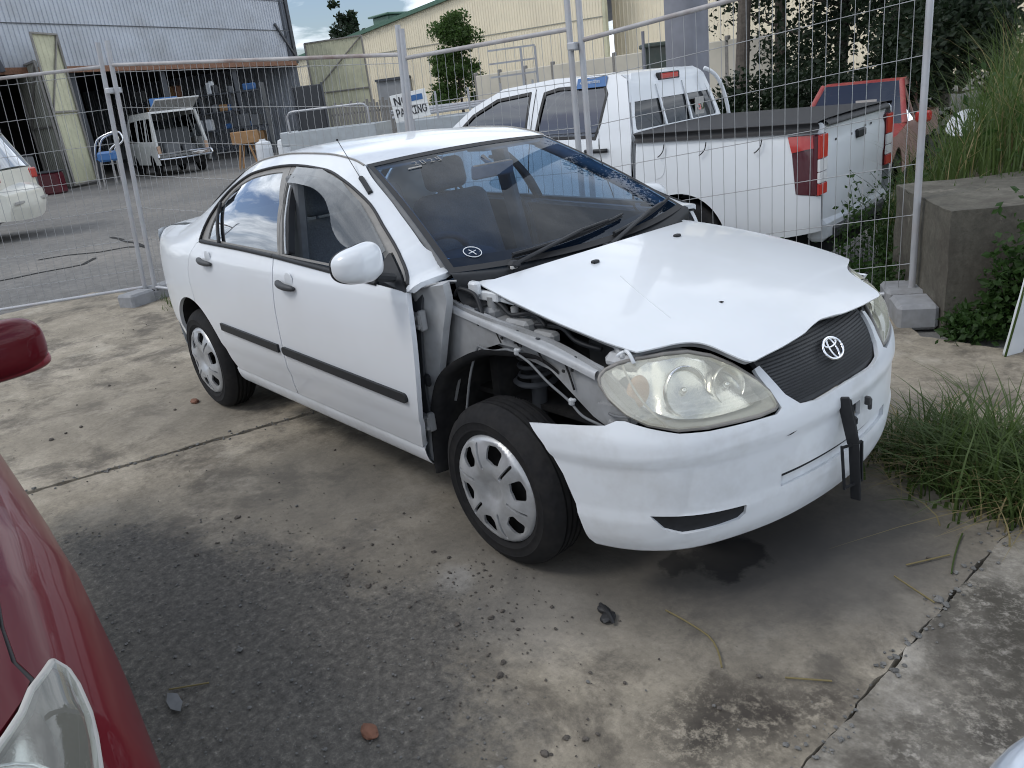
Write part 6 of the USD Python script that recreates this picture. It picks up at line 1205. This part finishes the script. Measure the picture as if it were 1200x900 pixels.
# NO PARKING board wired to the fence
plain('sign_white', (.72, .73, .72), .5, dirt=(.4, .38, .34), dirt_amt=.3); plain('sign_black', (.02, .02, .025), .6)
SGN = Thing('no_parking_sign', tuple(at(484, 11.0, 0)), 0, 'white NO PARKING board with a blue patch on the far side of the fence', 'sign')
sc0, sr, su = A3(at(480, 11., ztop(480, 124, 11.))), rt*1., A3([0, 0, 1.])
sr = (rt*math.cos(.10)+su*math.sin(.10)); su2 = np.cross(-bk_*-1, sr)*1.; su2 = su2 if su2[2] > 0 else -su2
SM = frameM(sc0, sr, su2)
SGN.part('board', bx((0, 0, 0), (.50, .36, .012), .003, M=None).apply_transform(SM), 'sign_white', world=True)
for s_, x, y in (('NO', -.22, .035), ('PARKING', -.22, -.115)):
    m3 = meshkit.text_mesh(s_, .105, .003, True); wdt = m3.bounds[1, 0]; m3.apply_scale([min(1, .44/wdt), 1, 1]); m3.apply_translation((x, y, .007)); m3.apply_transform(SM); SGN.part('lettering', m3, 'sign_black', world=True)
SGN.part('blue_patch', bx((.11, .09, .008), (.17, .075, .004)).apply_transform(SM), 'label_blue', world=True)
SGN.part('post', tube(np.array([A3([sc0[0], sc0[1], -.2])-bk_*.03, sc0-bk_*.03+[0, 0, .15]]), .025, 8), 'galv_pipe', True, world=True)

# ================================================================== YARD CLUTTER
plain('timber', (.30, .17, .075), .7, noise=.2, scale=6); plain('tub_white', (.60, .62, .64), .5, noise=.05); plain('zinc_sheet', (.38, .41, .43), .45, metal=.2, noise=.1, scale=3, dirt=(.25, .25, .23), dirt_amt=.4)
def place(name, px, py, d, label, cat_, group=None, rz=0.):
    p = at(px, d, ztop(px, py, d)); p[2] = -.03; return Thing(name, tuple(p), rz, label, cat_, group)
fz = math.atan2(rt[1], rt[0])
t = place('box_on_trestle', 283, 195, 28, 'orange wooden box on a trestle stand in the shed mouth', 'wooden box', rz=fz)
t.part('box', bx((0, 0, 1.05), (.85, .5, .42), .02), 'timber'); [t.part('leg', bar((x*.35, y*.2, 0), (x*.15, y*.2, .85), .06, .06), 'timber') for x in (-1, 1) for y in (-1, 1)]
for i, (px, lb) in enumerate(((302, 'white plastic drum beside the trestle, left of two'), (328, 'white plastic drum with a dark lid, right of two'))):
    t = place('plastic_drum', px, 190, 27.5, lb, 'drum', 'white drums in the shed mouth'); t.part('body', revolve([(.0, 0), (.27, .0), (.29, .05), (.28, .3), (.29, .32), (.28, .6), (.29, .62), (.25, .82), (.1, .88)], 24, 'z'), 'tub_white', 40); t.part('lid', revolve([(.0, .93), (.11, .93), (.11, .87)], 16, 'z'), 'trim_dark' if i else 'tub_white', 40)
t = place('steel_trailer', 395, 175, 23, 'pale sheet metal trailer with a hooped front rail behind the sedan roof', 'trailer', rz=fz-.15)
for k in (-1, 1): t.part('side_board', bx((0, k*.75, .85), (2.6, .04, .55), .01), 'zinc_sheet'); simple_wheel(t, .2, k*.9, k, .30, .18, .18)
for k in (-1, 1): t.part('end_board', bx((k*1.3, 0, .85), (.04, 1.5, .55), .01), 'zinc_sheet')
t.part('floor', bx((0, 0, .58), (2.6, 1.5, .05)), 'zinc_sheet'); t.part('hoop', tube(spline([(-1.25, -.7, 1.1), (-1.25, -.7, 1.55), (-1.1, -.7, 1.68), (1.0, -.7, 1.68), (1.15, -.7, 1.55), (1.15, -.7, 1.1)], 30), .03, 8), 'galv_pipe', True)
t.part('toolbox', bx((-1.5, -.2, .95), (.35, .6, .4), .02), 'zinc_sheet')
t = place('flat_trailer', 545, 150, 20, 'flat bed trailer loaded with scaffold poles left of the white utility truck', 'trailer', rz=fz+.16)
t.part('bed', bx((0, 0, 1.0), (3.6, 1.6, .32), .03), 'zinc_sheet')
for k, x in enumerate(np.linspace(-1.6, 1.6, 5)): t.part('stake', bar((x, -.78, 1.1), (x, -.78, 1.75), .05, .05), 'galv_pipe')
for i in range(9): t.part('scaffold_pole', tube(np.array([(-1.9+.1*(i % 3), -.5+.12*i, 1.25+.05*(i % 4)), (1.7+.12*(i % 4), -.5+.12*i, 1.32+.05*(i % 3))]), .035, 8), 'galv_pipe', True)
for k in (-1, 1): simple_wheel(t, -.5, k*.7, k, .36, .2, .2); simple_wheel(t, .5, k*.7, k, .36, .2, .2)
t.part('rack', [bar((1.4, -.7, 1.1), (1.4, -.7, 2.5), .05, .05), bar((1.75, -.7, 1.1), (1.75, -.7, 2.5), .05, .05)]+[bar((.6, -.7, z), (1.75, -.7, z+.02), .04, .04) for z in (1.9, 2.2, 2.5)], 'galv_pipe')
t = place('black_bin', 365, 170, 31, 'big black panel leaning in the right end of the shed opening', 'panel', rz=fz); t.part('sheet', bx((0, 0, 1.55), (1.1, .08, 2.1), .03), 'trim_dark'); t.part('frame', [bar((-.6, -.06, .3), (-.6, -.06, 2.65), .07, .07), bar((.6, -.06, .3), (.6, -.06, 2.65), .07, .07)], 'dark_steel')
t = place('folding_trolley', 121, 165, 24, 'folded chrome tube trolley hanging by the left end of the shed', 'trolley', rz=fz)
for k in (0, 1): t.part('tube_frame', tube(spline([(-.5, k*.3, .1), (-.42, k*.3, 1.0), (-.2, k*.3, 1.55), (.35, k*.3, 1.72), (.45, k*.3, 1.5), (.1, k*.3, 1.2), (.05, k*.3, .2)], 40), .03, 8), 'chrome', True)
t.part('cross_bar', [bar((-.42, 0, 1.0), (-.42, .3, 1.0), .04, .04), bar((.35, 0, 1.72), (.35, .3, 1.72), .04, .04)], 'chrome'); t.part('seat', bx((-.1, .15, 1.05), (.5, .4, .3), .06), 'label_blue')
t = place('shelving', 225, 180, 38, 'dark shelving with clutter deep inside the shed', 'shelf', rz=fz)
for k in range(4): t.part('shelf', bx((0, 0, .5+k*.8), (7.5, .6, .06)), 'dark_steel')
for k in np.linspace(-3.7, 3.7, 6): t.part('upright', bx((k, 0, 1.6), (.08, .6, 3.2)), 'dark_steel')
r_ = np.random.default_rng(12)
for k in range(26): s_ = r_.uniform(.2, .6, 3); t.part('stored_item', bx((r_.uniform(-3.5, 3.5), 0, .53+.8*r_.integers(0, 4)+s_[2]/2), s_, .03), r_.choice(['trim_grey', 'timber', 'tub_white', 'trim_dark', 'rusty', 'label_blue']))
for i, (px, py, d, mt, sz, lb) in enumerate(((15, 190, 27, 'trim_grey', (.9, .6, 1.3), 'grey machine cabinet at the far left of the shed opening'), (48, 205, 26.5, 'tail_dark', (.7, .5, .7), 'dark crate beside the left sheet metal door'), (345, 178, 29, 'tub_white', (.6, .5, .45), 'pale sink unit left of the sheet metal trailer'))):
    t = place('yard_crate', px, py, d, lb, 'crate', rz=fz); t.part('body', bx((0, 0, sz[2]/2), sz, .05), mt); t.part('lid', bx((0, 0, sz[2]+.03), (sz[0]*1.04, sz[1]*1.04, .06), .02), 'trim_dark')
t = place('green_skip', 775, 75, 15, 'dark green steel box standing behind the cab of the white utility truck', 'steel box', rz=fz); H_ = ztop(770, 53, 15)+.03
plain('dark_green', (.05, .065, .055), .6, noise=.2, scale=3, dirt=(.12, .10, .08), dirt_amt=.5); t.part('body', bx((0, 0, H_/2), (.62, .6, H_), .03), 'dark_green'); t.part('rim', bx((0, 0, H_), (.70, .68, .08), .02), 'dark_green'); t.part('pipe', tube(np.array([(-.36, -.3, 0), (-.36, -.3, H_+.25)]), .03, 8), 'pole_grey', True)
t = place('timber_fence', 434, 162, 31, 'old grey paling fence behind the trailers', 'fence', rz=fz)
for i in range(26): t.part('paling', bx((-1.6+i*.125, 0, .85+.1*((i*7) % 5)/5), (.10, .03, 1.7+.2*((i*7) % 5)/5), .005), 'frame_grey')
t.part('rail', [bx((0, .04, z), (3.3, .05, .08)) for z in (.4, 1.4)], 'frame_grey')
# ---- small things on the concrete
plain('brick_red', (.17, .078, .048), .85, noise=.3, scale=30, bump=.5)
def lump(c, r, seed, sq=(1, .8, .6)):
    m = trimesh.creation.icosphere(2, 1.); v = m.vertices*(.7+.6*meshkit.fbm(m.vertices*2.2+seed, 3, seed))[:, None]*np.asarray(sq)*r; return TM(v+c, m.faces)
for i, ((px, py), r, lb) in enumerate((((228, 470), .032, 'broken piece of red brick in front of the rear wheel'), ((433, 857), .028, 'brown piece of brick on the dark gravel near the bottom edge'))):
    solo('brick_fragment', lump(G(px, py, .010), r, i+3, (1.1, .75, .45)), 'brick_red', lb, 'brick', smooth=30)
c = G(713, 727, .0); solo('black_debris', [lump(c+[.0, 0, .012], .022, 5, (.9, 1.3, .6)), lump(c+[-.035, .02, .012], .02, 6, (1.2, .8, .6)), tube(spline([c+[.03, -.01, .01], c+[.0, .0, .03], c+[-.06, .03, .015]], 8), .006, 6)], 'rubber_seal', 'small black twisted plastic scrap lying in front of the front wheel', 'debris', smooth=30)
for i, ((px, py), r) in enumerate((((638, 883), .012), ((732, 800), .006), ((1088, 654), .008), ((95, 500), .012), ((60, 515), .016), ((230, 650), .012), ((700, 860), .006), ((128, 452), .012), ((210, 818), .010), ((205, 480), .010))):
    solo('small_stone', lump(G(px, py, .004), r, 20+i), 'grit', f'small dark stone lying on the concrete, {["bottom centre", "below the black scrap", "right of the oil stains", "by the red car mirror", "just beyond the red car wing", "at the gravel edge", "near the bottom centre", "left of the rear wheel", "on the dark gravel", "beside the brick piece"][i]}', 'stone', smooth=30)
solo('dead_leaf', panel(Polygon([(-.05, 0), (-.02, .02), (.03, .018), (.06, 0), (.02, -.016), (-.02, -.014)]), lambda u_, v_: G(203, 822, .02)+np.stack([u_, v_, .02*np.abs(u_)*8*.1+.004*np.sin(v_*90)], 1), .01, 0, (0, 0, 1)), 'trim_grey', 'curled grey leaf lying on the dark gravel', 'leaf', smooth=True)
for i, (pts, lb) in enumerate((([(198, 808), (245, 800)], 'straw stalk on the dark gravel beside the red car'), ([(780, 715), (826, 742), (846, 782)], 'long bent straw stalk below the front bumper'), ([(1062, 662), (1113, 650)], 'straw stalk lying near the joint at the right'), ([(1048, 675), (1095, 706)], 'pale thin straw touching the joint at the right'), ([(920, 794), (975, 798)], 'thin twig by the brown stains'), ([(1115, 672), (1122, 640), (1128, 625)], 'dark grass stalk on the concrete below the tuft'))):
    solo('straw', tube(spline([G(x, y, .008) for x, y in pts], 10), .0028, 5), 'dry_grass' if i != 5 else 'grass', lb, 'straw', smooth=True)
